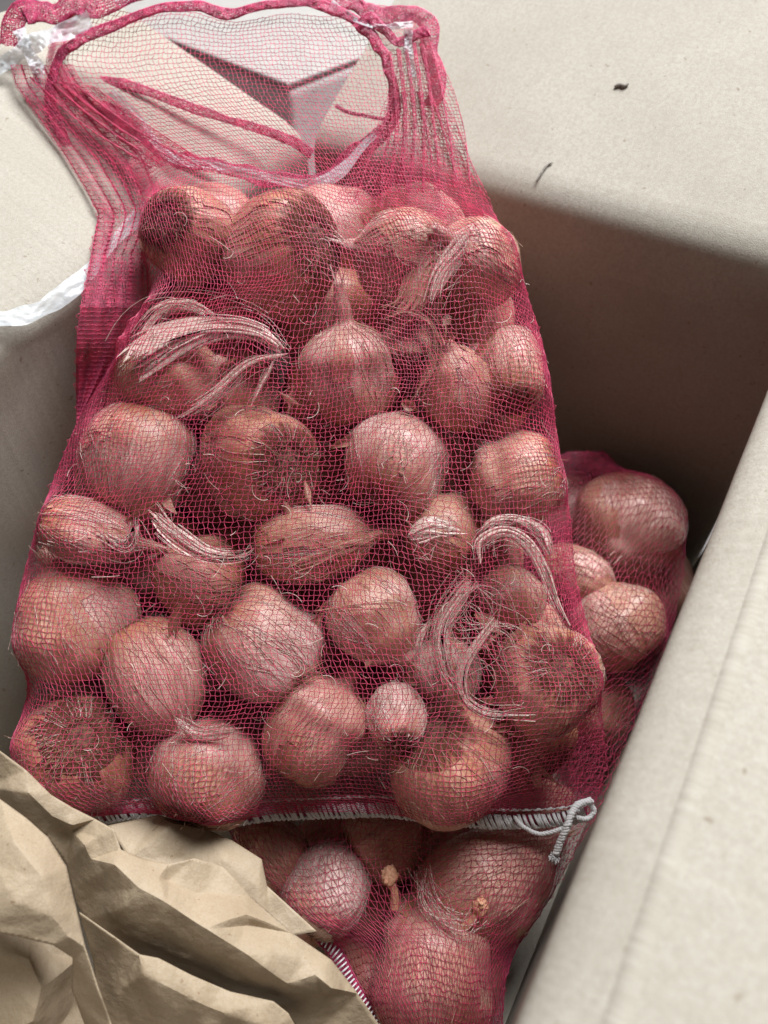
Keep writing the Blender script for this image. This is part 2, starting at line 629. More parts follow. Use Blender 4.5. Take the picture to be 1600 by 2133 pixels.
# bottom
fl = Geo()
bp = np.stack([np.stack([A_ + EB * WID * i + EC * LEN * j for i in np.linspace(0.0, 1.0, 8)]) for j in np.linspace(0.0, 1.0, 10)])
fl.grid(bp + np.array([0, 0, 0.008]) - BOXO)
fl.grid((bp + np.array([0, 0, 0.003]) - BOXO)[:, ::-1])
fo = fl.build('bottom_panel', M['card'], box, attr={'sheet': np.concatenate([bp.reshape(-1, 3), bp[:, ::-1].reshape(-1, 3)])})
# flaps
folded_sheet('back_flap', A_ + EB * 0.003, EB, WID - 0.004, -EC, flap_profile(27, 0.146), -TH, box, 60, 0.0004, 5)
folded_sheet('left_flap', A_ + EC * 0.004, EC, LEN - 0.008, -EB, flap_profile(20, 0.155), -TH, box, 60, 0.0005, 6)
tR = math.radians(9)
rp = [(0.004, RIM - 0.03), (0.001, RIM - 0.024), (-0.0035, RIM - 0.0165), (-0.0058, RIM - 0.0115), (-0.0052, RIM - 0.0080), (-0.0015, RIM - 0.0045), (0.0030, RIM - 0.0020), (0.0062, RIM - 0.0004), (0.0072, RIM + 0.0006), (0.0082, RIM + 0.0002), (0.0105, RIM + 0.0008), (0.02, RIM + 0.0025),
      (0.08, RIM + 0.0025 + 0.06 * math.tan(tR)), (0.17, RIM + 0.0025 + 0.15 * math.tan(tR))]
folded_sheet('right_flap', B_ + EC * 0.004, EC, LEN - 0.008, EB, rp, -TH, box, 60, 0.0004, 7)


# a pale closed carton standing behind, seen between the flaps through the net
K_ = np.array([-0.0755, 0.638, 0]); k1 = np.array([-0.73, 0.68, 0]); k2 = np.array([0.68, 0.73, 0])
cart = empty('closed_carton', (K_ + k1 * 0.15 + k2 * 0.15).tolist(), 'pale closed carton standing behind the open box, seen through the bag mouth', 'box')
OC = np.array(cart.location)


def rounded_block(name, p, e1, e2, l1, l2, z0, z1, rad, mat, wob=0.0):
    """block with worn, rounded edges"""
    n = 30
    G = Geo()
    h = np.array([l1 / 2, l2 / 2, (z1 - z0) / 2])
    c = p + e1 * l1 / 2 + e2 * l2 / 2 + np.array([0, 0, (z0 + z1) / 2])
    t = np.tanh(np.linspace(-2.6, 2.6, n)) / np.tanh(2.6)
    for ax in range(3):
        for sg in (-1, 1):
            a, b = np.meshgrid(t, t, indexing='ij')
            q = np.zeros((n, n, 3)); q[..., ax] = sg; q[..., (ax + 1) % 3] = a * sg; q[..., (ax + 2) % 3] = b
            x = q * h
            inner = np.clip(x, -(h - rad), h - rad)
            d = x - inner
            x = inner + unit(d) * rad * (np.linalg.norm(d, axis=-1, keepdims=True) > 1e-9)
            x = x + wob * vnoise(x * 25 + 3.3, 91)[..., None] * unit(q)
            G.grid(c + x[..., 0:1] * e1 + x[..., 1:2] * e2 + x[..., 2:3] * np.array([0, 0, 1.0]) - OC)
    return G.build(name, mat, cart)


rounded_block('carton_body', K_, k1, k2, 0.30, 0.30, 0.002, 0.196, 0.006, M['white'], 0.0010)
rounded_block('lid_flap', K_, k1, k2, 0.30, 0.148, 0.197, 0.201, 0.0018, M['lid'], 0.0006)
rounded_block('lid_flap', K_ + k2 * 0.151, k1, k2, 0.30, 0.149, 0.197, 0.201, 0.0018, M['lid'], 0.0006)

# ------------------------------------------------------------------ bulbs
BULB_PROFILE = np.array([(-0.74, 0.0), (-0.78, 0.10), (-0.90, 0.21), (-0.965, 0.33), (-0.945, 0.47), (-0.82, 0.70), (-0.55, 0.90), (-0.22, 0.995), (0.10, 0.99),
                         (0.42, 0.90), (0.66, 0.73), (0.82, 0.51), (0.92, 0.31), (1.02, 0.19)])
PLACED, USED = [], set()
SHORT = ['tan rooted bulb', 'large striped bulb', 'pale necked bulb', 'white-necked bulb', 'pear-shaped bulb', 'silky-leaved bulb', 'striped root end', 'crumpled-neck bulb', 'narrow pale bulb',
         'broad orange-pink bulb', 'round coppery bulb', 'brown-spotted bulb', 'orange edge bulb', 'slender silky bulb', 'shiny folded bulb', 'small curved bulb', 'cracked brown-topped bulb',
         'curved-leaf bulb', 'smooth oval bulb', 'brightest bulb', 'straw-crossed bulb', 'looping-leaf bulb', 'orange rooted bulb', 'dull speckled bulb', 'white-highlight bulb', 'dark-rooted bulb',
         'shaggy-rooted bulb', 'seam-resting bulb', 'fibre-tangle bulb',
         'swirled bulb', 'bright tan bulb', 'half-hidden bulb', 'dark rim bulb', 'pink bulb', 'long tan bulb', 'two-lobed bulb', 'peeking orange bulb', 'dim corner bulb']
OBST = {1: [], 2: []}
FRAMES = {1: F1, 2: F2}


def make_bulb(cx, cy, R, HL, ang, tilt, label, bag=1, deep=0.0, neck=0.15, cleft=0.05, hairs=28, tuft=8, bend=0.0, skin=0.5, leaves=(), flat=1.0, seed=None, rootsize=1.0, stub=None, pale=0.35, short=True):
    if short:
        PLACED.append((bag, cx, cy, SHORT[len(PLACED)]))
    fr = FRAMES[bag]
    seed = seed if seed is not None else int(cx * 7 + cy * 13) % 9973
    rng = np.random.default_rng(seed)
    # depth so that the bulb's near side touches the bag's upper surface
    d0 = float((fr.at(cx, cy, -0.02) - CAM) @ FW)
    r_m = R * d0 / FPX
    cen = fr.at(cx, cy, -r_m - deep)
    d0 = float((cen - CAM) @ FW)
    r_m, h_m = R * d0 / FPX, HL * d0 / FPX
    if h_m > r_m and h_m < 1.25 * r_m:
        h_m = r_m + 0.35 * (h_m - r_m)
    ca, sa = math.cos(math.radians(ang)), math.sin(math.radians(ang))
    ct, st = math.cos(math.radians(tilt)), math.sin(math.radians(tilt))
    rr = ray(cx, cy); rr = rr / np.linalg.norm(rr)
    vx = unit(RX - (RX @ rr) * rr)
    vy = unit(UP - (UP @ rr) * rr - (UP @ vx) * vx)
    Z = unit(ct * (ca * vx + sa * vy) - st * rr)
    X = unit(np.cross(np.array([0.13, 0.7, 0.2]) if abs(Z[1]) < 0.9 else np.array([1.0, 0.1, 0]), Z))
    Y = np.cross(Z, X)
    Mx = Matrix(np.vstack([np.column_stack([X, Y, Z, cen]), [0, 0, 0, 1]]).tolist())
    root = empty('bulb', (0, 0, 0), label, 'bulb', 'bulbs in the front net bag' if bag == 1 else 'bulbs in the lower net bag')
    root.matrix_world = Mx

    prof = BULB_PROFILE.copy()
    kp = rng.uniform(-0.06, 0.06)
    prof[5:9, 1] *= 1 + kp
    prof[9:12, 1] *= 1 - kp * 1.5
    tail = [(1.02 + neck * k, 0.19 - 0.075 * k + 0.02 * math.sin(5 * k)) for k in (0.35, 0.7, 1.0)]
    prof = np.vstack([prof, tail])
    na = 46 + int(neck * 12)
    pr = resample(crom(prof, 200), na)
    nth = 60
    th = np.arange(nth) / nth * 2 * np.pi
    zz = pr[:, 0][:, None] * np.ones(nth)
    rad = pr[:, 1][:, None] * np.ones(nth) * 1.05
    body = np.clip(1.15 - np.abs(zz), 0, 1) ** 0.5
    p1, p2, p3 = rng.uniform(0, 6.28, 3)
    rad = rad * (1 + body * (0.045 * np.sin(2 * th + p1) + 0.025 * np.sin(3 * th + p2) + 0.012 * np.sin(5 * th + p3)))
    if cleft:
        for c0 in (rng.uniform(0, 6.28), ):
            for cc in (c0, c0 + np.pi):
                dth = (th - cc + np.pi) % (2 * np.pi) - np.pi
                rad = rad * (1 - cleft * np.exp(-(dth / 0.32) ** 2) * np.clip(1 - (zz - 0.3) ** 2 * 0.7, 0, 1))
    G3 = np.stack([np.cos(th)[None, :] * 1.2 * np.ones_like(zz), np.sin(th)[None, :] * 1.2 * np.ones_like(zz), zz * 0.9], -1)
    rad = rad * (1 + 0.10 * body * vnoise(G3 * 1.3 + seed, 3) + 0.03 * body * vnoise(G3 * 3.2 + seed, 4))
    dirs = np.stack([rad * np.cos(th), rad * np.sin(th), zz * 0.95], -1)
    dirs = unit(dirs)
    for _ in range(3):
        dv = unit(rng.normal(0, 1, 3) * np.array([1, 1, 0.7]))
        cosd = np.clip(dirs @ dv, -1, 1)
        rad = rad * (1 - body * rng.uniform(0.06, 0.18) * np.exp(-(np.arccos(cosd) / rng.uniform(0.35, 0.6)) ** 2))
    Gm = np.stack([np.cos(th)[None, :] * 9 * np.ones_like(zz), np.sin(th)[None, :] * 9 * np.ones_like(zz), zz * 0.8], -1)
    crease = vnoise(Gm + seed * 0.7, 5)
    rad = rad * (1 + (0.012 + 0.09 * np.clip(zz - 0.75, 0, 0.5)) * crease)
    x = rad * np.cos(th) * r_m
    y = rad * np.sin(th) * r_m * flat
    z = zz * h_m
    bdir = rng.uniform(0, 6.28)
    bb = bend * np.clip(zz - 0.4, 0, None) ** 2 * r_m + 0.04 * r_m * vnoise(G3 * 0.7 + seed * 0.3, 9) * np.clip(zz, 0, 2)
    x = x + bb * math.cos(bdir)
    y = y + bb * math.sin(bdir)
    P = np.stack([x, y, z], -1)
    grain = np.stack([np.cos(th)[None, :] * np.ones_like(zz), np.sin(th)[None, :] * np.ones_like(zz), zz], -1) + seed * 0.031
    zat = zz.copy(); ir = int(np.argmin(pr[:, 0])); zat[:ir] = -1.0 - 0.25 * np.linspace(1, 0, ir)[:, None]
    where = np.stack([zat, rad, np.zeros_like(zz)], -1)
    Gb = Geo()
    Gb.grid(P[1:], wrap_u=True)
    n0 = P[1:].shape[0] * nth
    caps = [P[0].mean(0), P[-1].mean(0)]
    Gb.add(np.array(caps), None, None)
    idx = np.arange(nth)
    Gb.t.append(np.stack([np.full(nth, n0), np.roll(idx, -1), idx], -1))
    last = n0 - nth
    Gb.t.append(np.stack([np.full(nth, n0 + 1), last + idx, last + np.roll(idx, -1)], -1))
    gr = np.concatenate([grain[1:].reshape(-1, 3), [grain[0].mean(0), grain[-1].mean(0)]])
    wh = np.concatenate([where[1:].reshape(-1, 3), [where[0].mean(0), where[-1].mean(0)]])
    pale_v = pale
    bulb_o = Gb.build('body', M['skin'], root, attr={'grain': gr, 'where': wh})
    bulb_o['pale'] = float(pale)
    bulb_o['crust'] = float(max(0.0, rootsize - 1.0))
    Mn = np.array(Mx)
    OBST[bag].append((P.reshape(-1, 3) @ Mn[:3, :3].T + Mn[:3, 3]))

    # torn outer skin: a ragged papery shell standing a little proud
    if skin > 0:
        nrm = unit(P - np.array([0, 0, 1.0]) * (z * 0.55)[..., None])
        mk = fbm(np.stack([np.cos(th)[None, :] * 1.3 * np.ones_like(zz), np.sin(th)[None, :] * 1.3 * np.ones_like(zz), zz * 0.8], -1) + seed * 1.7, 21, 2)
        lim = np.quantile(mk[6:-8], 1 - skin)
        keep = mk > lim
        keep[:11] = False
        keep[-4:] = False
        edge = np.clip((mk - lim) / 0.25, 0, 1)
        S = P + nrm * (0.00022 + 0.0004 * (1 - edge) ** 3)[..., None]
        ii = np.arange(na * nth).reshape(na, nth)
        jj = np.roll(ii, -1, axis=1)
        kf = keep[:-1] & keep[1:] & np.roll(keep, -1, 1)[:-1] & np.roll(keep, -1, 1)[1:]
        q = np.stack([ii[:-1], jj[:-1], jj[1:], ii[1:]], -1)[kf]
        if len(q) > 10:
            used = np.unique(q)
            remap = np.full(na * nth, -1); remap[used] = np.arange(len(used))
            Gs = Geo()
            Gs.add(S.reshape(-1, 3)[used], remap[q])
            so_ = Gs.build('outer_skin', M['outer'], bulb_o, attr={'grain': (grain.reshape(-1, 3) + 3.3)[used], 'where': where.reshape(-1, 3)[used]})
            so_['pale'] = float(pale)

    # silky fibres of the dry tunic lying along the meridians
    if hairs:
        k = 190
        tl = np.linspace(0, 1, 12)
        j0 = rng.integers(0, nth, k)
        a0 = rng.uniform(0.10, 0.55, k); a1 = np.clip(a0 + rng.uniform(0.15, 0.45, k), 0, 0.97)
        ia = (a0[:, None] + (a1 - a0)[:, None] * tl) * (na - 1)
        jb = j0[:, None] + rng.normal(0, 1.2, (k, 1)) * tl + 0.8 * np.sin(tl * 4 + rng.uniform(0, 6, (k, 1)))
        i0 = np.clip(ia.astype(int), 0, na - 2); fi = (ia - i0)[..., None]
        jj0 = np.floor(jb).astype(int); fj = (jb - jj0)[..., None]
        g4 = lambda a, b: P[a, b % nth]
        Hp = (g4(i0, jj0) * (1 - fj) + g4(i0, jj0 + 1) * fj) * (1 - fi) + (g4(i0 + 1, jj0) * (1 - fj) + g4(i0 + 1, jj0 + 1) * fj) * fi
        ctr = np.zeros_like(Hp); ctr[..., 2] = Hp[..., 2] * 0.6
        Hp = Hp + unit(Hp - ctr) * (0.00018 + 0.0022 * rng.uniform(0, 1, (k, 1)) ** 5 * (2 * tl - 1) ** 4)[..., None]
        Gf = Geo(); Gf.tubes(Hp, (0.00010 * rng.uniform(0.6, 1.6, (k, 1)) * np.ones((1, 12))), 3)
        Gf.build('tunic_fibre', M['hair'] if rng.uniform() < 0.5 else M['husk'], bulb_o)

    # root plate and its dry root hairs
    zr = -0.90 * h_m
    rp_ = 0.24 * r_m * min(rootsize, 1.2)
    a2 = np.linspace(0, 1, 7)[:, None]
    t2 = np.arange(18) / 18 * 2 * np.pi
    rug = rng.uniform(0.75, 1.3, (7, 18))
    PP = np.stack([a2 * rp_ * np.cos(t2) * (0.9 + 0.2 * rug), a2 * rp_ * np.sin(t2) * (0.9 + 0.2 * rug), zr - (1 - a2 ** 2) * 0.06 * h_m * rug + 0.10 * rp_ * a2], -1)
    Gr = Geo(); Gr.grid(PP, wrap_u=True)
    plate_o = Gr.build('root_plate', M['root'], root)
    if hairs:
        k = int(hairs * 1.6)
        t3 = rng.uniform(0, 6.28, k)
        r3 = 0.25 * r_m * rootsize * np.sqrt(rng.uniform(0.05, 1, k)) * 1.1
        base = np.stack([r3 * np.cos(t3), r3 * np.sin(t3), np.full(k, zr)], -1)
        out = unit(np.stack([np.cos(t3) * 1.6, np.sin(t3) * 1.6, -rng.uniform(0.3, 0.9, k)], -1))
        rnd_dir = unit(np.stack([rng.normal(0, 1, k), rng.normal(0, 1, k), -rng.uniform(0.1, 0.6, k)], -1))
        out = np.where((rng.uniform(0, 1, k) < 0.5)[:, None], out, rnd_dir)
        ln = rng.uniform(0.12, 0.42, k) * r_m
        tt = np.linspace(0, 1, 8)
        curl = rng.normal(0, 1, (k, 3)) * 0.35
        H = base[:, None] + out[:, None] * (ln[:, None] * tt)[..., None] + curl[:, None] * (ln[:, None] * tt ** 2)[..., None] \
            + (rng.normal(0, 0.05, (k, 8, 3)) * ln[:, None, None])
        rr_ = np.clip(np.hypot(H[..., 0], H[..., 1]) / r_m, 0, 1)
        lid = -np.interp(rr_, [0, 0.3, 0.47, 0.70, 0.9, 1.0], [0.93, 0.975, 0.955, 0.83, 0.57, 0.2]) * h_m
        H[..., 2] = np.minimum(H[..., 2], lid)
        Gh = Geo(); Gh.tubes(H, (0.00016 * (1 - 0.6 * tt))[None, :])
        Gh.build('root_hair', M['roothair'], plate_o)
    # dry tuft at the neck
    if tuft:
        k = tuft
        tip = P[-1].mean(0)
        nd = unit(P[-1].mean(0) - P[-6].mean(0))
        tt = np.linspace(0, 1, 9)
        Gt = Geo()
        for j in range(k):
            t0 = rng.uniform(0, 6.28)
            side = np.array([math.cos(t0), math.sin(t0), 0])
            b0 = tip - nd * 0.12 * r_m + side * 0.10 * r_m
            ln = rng.uniform(0.2, 0.6) * r_m
            dv = unit(nd + side * rng.uniform(0.05, 0.5) + rng.normal(0, 0.15, 3))
            path = b0 + dv * (ln * tt)[:, None] + side * (ln * 0.3 * tt ** 2 * rng.uniform(-1, 1.5))[:, None] + rng.normal(0, 0.012, (9, 3)) * ln
            sd = unit(np.cross(dv, side))
            Gt.ribbon(path, 0.0011 * rng.uniform(0.5, 1.6) * (1 - 0.75 * tt), sd, 0.3)
        Gt.build('neck_tuft', M['huskbrown'] if rng.uniform() < 0.5 else M['husk'], root)
    inv = np.linalg.inv(Mn)
    for lf in leaves:
        leaf(root, inv, fr, bag, rng, **lf)
    if stub:
        for (sx, sy, sr, bx, by) in stub:
            Gs = Geo()
            c = fr.at(sx, sy, 0.000)
            b = fr.at(bx, by, -0.006)
            s_m = sr * d0 / FPX
            path = crom([b, (b + c) / 2 + np.array([0.001, 0, 0.001]), c], 10)
            Gs.tubes(((path - inv_pos(Mn)) @ Mn[:3, :3])[None], np.linspace(0.0022, 0.0012, 10)[None], 7)
            u_ = np.linspace(0, np.pi, 7)[:, None]; v_ = np.arange(9) / 9 * 2 * np.pi
            uc = np.linspace(0, np.pi, 22)[:, None]; vc = np.arange(26) / 26 * 2 * np.pi
            dc = np.stack([np.sin(uc) * np.cos(vc), np.sin(uc) * np.sin(vc), np.cos(uc) * np.ones(26)], -1)
            core = dc * (0.72 + 0.16 * vnoise(dc * 2.3 + seed, 61) + 0.16 * vnoise(dc * 6 + seed, 62))[..., None] * np.array([0.85, 0.8, 1.15]) * s_m
            Gs.grid((core @ np.stack([RX, -FW, UP]) + c - Mn[:3, 3]) @ Mn[:3, :3], wrap_u=True)
            for _ in range(9):
                bump = 1 + 0.3 * rng.uniform(-1, 1, (7, 9))
                o_ = rng.normal(0, 1, 3) * np.array([0.7, 0.5, 0.9]) * s_m * 0.5
                sph = np.stack([np.sin(u_) * np.cos(v_) * bump, np.sin(u_) * np.sin(v_) * bump, np.cos(u_) * np.ones(9) * bump], -1) * s_m * rng.uniform(0.15, 0.26)
                sph = (sph + o_) @ np.stack([RX, -FW, UP]) + c
                Gs.grid((sph - Mn[:3, 3]) @ Mn[:3, :3], wrap_u=True)
            so = Gs.build('stem_stub', M['stub'], root)
    return root


def inv_pos(Mn):
    return Mn[:3, 3]


def leaf(parent, inv, fr, bag, rng, path, n=14, spread=10, width=7, w=-0.004, fine=10, mat='husk', end_spread=None, taper=0.8, sheet=True):
    """a bundle of dry papery strands following pixel points (px, py[, w]) just under the net"""
    pts = np.array([(p[0], p[1]) for p in path], float)
    ws = np.array([p[2] if len(p) > 2 else w for p in path], float)
    npt = 26
    cen = crom(np.column_stack([pts, ws * 1e4]), npt)
    tt = np.linspace(0, 1, npt)
    es = spread if end_spread is None else end_spread
    tang = unit(np.gradient(cen[:, :2], axis=0))
    nrm2 = np.stack([-tang[:, 1], tang[:, 0]], -1)
    G = Geo()
    R3 = inv[:3, :3]; t3 = inv[:3, 3]
    allp = []
    if sheet:
        kk = np.linspace(-1, 1, 19)
        spr = (spread + (es - spread) * tt) * (0.12 + 0.95 * np.sin(np.pi * (0.03 + (0.55 if end_spread and end_spread > spread else 0.94) * tt)))
        wob = vnoise(np.stack([tt * 2.5, tt * 0 + cen[0, 0], tt * 0], -1), 77) * 0.2
        lk = np.clip(0.80 + 0.22 * rng.uniform(-1, 1, 19) - 0.12 * kk ** 2, 0.45, 1.0)
        sk = np.clip(0.06 + 0.06 * rng.uniform(-1, 1, 19) + 0.06 * kk ** 2, 0, 0.3)
        T2 = sk[None, :] + (lk - sk)[None, :] * tt[:, None]
        ip = lambda a: np.interp(T2, tt, a)
        spr2 = ip(spr)
        offk = (kk[None, :] + ip(wob)) * spr2
        q = np.stack([ip(cen[:, 0]) + ip(nrm2[:, 0]) * offk, ip(cen[:, 1]) + ip(nrm2[:, 1]) * offk], -1)
        rib = vnoise(np.stack([kk[None, :] * 9 + 0 * tt[:, None], tt[:, None] * 1.5 + 0 * kk, np.full((npt, 19), cen[0, 1])], -1), 78)
        wg = ip(cen[:, 2]) * 1e-4 - 0.0004 + spr2 * 0.00009 * (1 - kk[None, :] ** 2) + 0.0006 * rib
        Wg = fr.at(q[..., 0], q[..., 1], wg)
        G.grid(Wg @ R3.T + t3)
        allp.append(Wg.reshape(-1, 3))
    n = int(n * 0.7)
    width = width * 0.55
    for j in range(n + fine):
        f = rng.uniform(-1, 1)
        spr = spread + (es - spread) * tt
        wob = vnoise(np.stack([tt * 3, np.full(npt, j * 3.7), np.full(npt, 1.0 * bag)], -1), 31) * 0.35
        if j >= n:
            spr = spr * 1.5
            wob = wob * 3.2
        offp = (f + wob) * spr
        q = cen[:, :2] + nrm2 * offp[:, None]
        s0 = rng.uniform(0, 0.3); s1 = rng.uniform(0.55, 1.0)
        ww = cen[:, 2] * 1e-4 + 0.0022 * (1 - np.clip(f, -1, 1) ** 2) + rng.uniform(-0.0012, 0.0012)
        W = fr.at(q[:, 0], q[:, 1], ww)
        k0, k1 = int(s0 * (npt - 1)), int(s1 * (npt - 1)) + 1
        W = W[k0:k1]
        allp.append(W)
        L = W @ R3.T + t3
        m = len(L)
        tp = np.linspace(0, 1, m)
        if j < n:
            wd = width * rng.uniform(0.5, 1.3) * 0.00019 * (1 - taper * tp ** 2) * np.clip(tp * 8 + 0.3, 0, 1)
            side = np.cross(np.gradient(W, axis=0), fr.w + rng.normal(0, 0.35, 3))
            G.ribbon(L, wd, side @ R3.T, rng.uniform(0.1, 0.4))
        else:
            G.tubes(L[None], 0.00014, 3)
    G.build('dry_leaf', M[mat], parent)
    OBST[bag].append(np.concatenate(allp)[::2])


S = make_bulb
# ---- front bag, top row to bottom row
S(398, 490, 92, 105, -34, -48, 'tan bulb at the top left of the front bag with dark root end facing left', pale=0.55, skin=0.3, hairs=40, rootsize=1.6, tuft=0)
S(580, 530, 118, 140, 203, -42, 'large striped bulb in the top row with a dark hairy root hollow on its right', pale=0.30, hairs=55, rootsize=1.7, tuft=0, skin=0.35)
S(838, 540, 100, 112, 168, 8, 'smooth pale pink bulb in the top row with dry neck pointing left', pale=0.75, neck=0.25, tuft=16, skin=0.25)
S(985, 552, 90, 100, 140, 40, 'bulb at the upper right shoulder with shiny white papery neck', pale=0.50, neck=0.5, tuft=10, skin=0.5,
  leaves=[dict(path=[(990, 470), (955, 515), (915, 570), (890, 640)], n=16, spread=22, width=12, mat='husk', w=-0.002),
          dict(path=[(960, 470), (880, 560), (850, 640), (790, 670)], n=12, spread=30, width=10, mat='huskbrown', w=-0.004)])
S(730, 778, 98, 118, 97, 10, 'pear-shaped glossy bulb with long neck pointing up in the second row', pale=0.60, neck=0.75, tuft=6, skin=0.2)
S(360, 795, 98, 118, 20, 15, 'bulb at the left under a fan of silky white dry leaves', deep=0.004, skin=0.6, tuft=0,
  leaves=[dict(path=[(600, 735), (540, 690), (440, 680), (330, 720), (250, 790)], n=30, spread=8, end_spread=52, width=15, w=-0.001),
          dict(path=[(600, 740), (520, 760), (440, 830), (340, 885)], n=14, spread=7, end_spread=20, width=9, w=-0.001),
          dict(path=[(575, 745), (545, 800), (520, 850)], n=4, spread=5, width=9, w=0.0005, fine=3),
          dict(path=[(480, 690), (400, 640), (330, 650), (270, 740)], n=8, spread=10, end_spread=20, width=6, w=-0.003)])
S(852, 735, 60, 72, 80, -58, 'small brown striped root end between two bulbs in the second row', pale=0.05, deep=0.008, hairs=45, rootsize=2.0, tuft=0, skin=0.7,
  leaves=[dict(path=[(800, 660), (850, 650), (900, 680), (905, 760), (850, 850)], n=8, spread=10, width=5, mat='huskbrown', fine=14)])
S(952, 805, 82, 98, 103, 25, 'dull pink bulb with crumpled neck below the papery white neck', tuft=14, skin=0.45)
S(1066, 768, 70, 104, 95, -45, 'narrow pale bulb pressed against the right edge in the second row', pale=0.65, skin=0.25, tuft=0, deep=0.004)
S(288, 965, 118, 128, 258, 6, 'broad orange-pink bulb at the left edge with sheen on its shoulder', pale=0.60, neck=0.5, skin=0.3, cleft=0.06)
S(545, 962, 120, 122, 180, -62, 'round coppery bulb in the centre left with its dark root disc facing out', pale=0.20, hairs=60, rootsize=1.5, tuft=0, skin=0.55)
S(832, 970, 108, 112, 62, -32, 'smooth pale pink bulb in the centre with one small brown spot', pale=0.85, skin=0.15, tuft=0, hairs=20)
S(1075, 1002, 94, 106, 200, -10, 'orange lit bulb bulging at the right edge in the third row', skin=0.5, tuft=6)
S(655, 1128, 78, 128, 7, 8, 'slender silky brown bulb with neck pointing right in the middle', pale=0.15, deep=0.005, neck=0.55, skin=0.5, tuft=12,
  leaves=[dict(path=[(600, 1180), (690, 1150), (800, 1110)], n=12, spread=32, end_spread=10, width=7, mat='huskbrown', w=-0.008)])
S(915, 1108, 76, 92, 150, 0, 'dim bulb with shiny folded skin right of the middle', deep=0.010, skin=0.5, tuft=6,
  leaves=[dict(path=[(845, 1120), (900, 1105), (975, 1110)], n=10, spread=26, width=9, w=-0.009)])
S(190, 1106, 64, 102, -15, 8, 'small curved bulb at the left edge with a thin white glint', skin=0.3, tuft=8, neck=0.6,
  leaves=[dict(path=[(135, 1085), (190, 1105), (265, 1140), (290, 1070)], n=7, spread=14, width=7, w=-0.004)])
S(152, 1292, 112, 134, 112, 18, 'big dull orange bulb at the left edge with cracked brown top', skin=0.45, tuft=10, neck=0.1)
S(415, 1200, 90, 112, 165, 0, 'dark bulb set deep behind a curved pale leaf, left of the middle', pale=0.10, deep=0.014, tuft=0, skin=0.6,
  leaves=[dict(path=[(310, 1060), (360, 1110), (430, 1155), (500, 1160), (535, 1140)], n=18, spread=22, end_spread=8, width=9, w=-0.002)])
S(325, 1412, 94, 124, -62, 8, 'smooth oval bulb with neck pointing to the lower right, left of the brightest one', pale=0.50, skin=0.2, neck=0.3,
  leaves=[dict(path=[(360, 1490), (420, 1530), (520, 1520)], n=10, spread=14, width=8, w=-0.003)])
S(555, 1342, 122, 124, -38, -14, 'brightest bulb of all, plump and pale pink with an orange belly', pale=1.00, skin=0.12, tuft=0, hairs=30,
  leaves=[dict(path=[(520, 1440), (600, 1420), (690, 1370)], n=8, spread=12, width=6, mat='huskbrown', w=-0.006)])
S(785, 1290, 92, 112, -52, 12, 'pale-topped bulb crossed by a straight straw, right of the brightest one', pale=0.60, deep=0.003, skin=0.4,
  leaves=[dict(path=[(650, 1275), (760, 1262), (920, 1255)], n=3, spread=5, width=7, w=0.0, fine=5, mat='huskbrown', sheet=False)])
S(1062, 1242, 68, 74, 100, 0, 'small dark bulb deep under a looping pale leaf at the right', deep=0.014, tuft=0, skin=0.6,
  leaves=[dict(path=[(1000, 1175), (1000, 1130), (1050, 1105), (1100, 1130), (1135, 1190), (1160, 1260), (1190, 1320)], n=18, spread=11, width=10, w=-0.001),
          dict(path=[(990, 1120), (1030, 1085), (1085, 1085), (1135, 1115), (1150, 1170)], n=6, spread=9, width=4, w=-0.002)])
S(1135, 1415, 108, 116, 210, -64, 'round orange bulb at the lower right with brown root disc facing out', pale=0.40, hairs=60, rootsize=1.4, tuft=0, skin=0.55)
S(660, 1516, 106, 122, 58, 8, 'dull speckled bulb with a brown patch near the bottom middle', skin=0.55, neck=0.3, tuft=8)
S(822, 1490, 58, 74, 100, -40, 'small bulb with a sharp white highlight near the bottom middle', pale=0.90, skin=0.0, tuft=0)
S(940, 1585, 122, 122, 300, -52, 'large dark-rooted bulb at the bottom, right of the white highlight', pale=0.15, hairs=45, rootsize=1.6, tuft=0, skin=0.5)
S(165, 1570, 108, 112, 270, -70, 'dull brown bulb in the bottom left corner with shaggy root end facing out', pale=0.05, hairs=110, rootsize=2.3, tuft=0, skin=0.6)
S(440, 1606, 114, 108, 70, -12, 'orange pale bulb resting on the white seam, second from the left', pale=0.50, skin=0.3, tuft=0)
S(925, 1395, 68, 84, 95, 15, 'bulb deep behind a tangle of white fibres at the lower right', deep=0.016, skin=0.5,
  leaves=[dict(path=[(985, 1205), (960, 1240), (920, 1310), (925, 1390), (965, 1450)], n=18, spread=16, width=6, w=-0.002, fine=22),
          dict(path=[(895, 1290), (872, 1340), (880, 1385)], n=7, spread=7, width=7, w=-0.002, fine=6),
          dict(path=[(1045, 1275), (1000, 1330), (965, 1390), (965, 1450), (1010, 1485), (1070, 1490), (1130, 1492)], n=14, spread=10, width=7, w=-0.001, fine=10),
          dict(path=[(900, 1240), (960, 1300), (1000, 1360), (1000, 1420)], n=1, spread=50, width=3, w=-0.004, fine=30, sheet=False)])
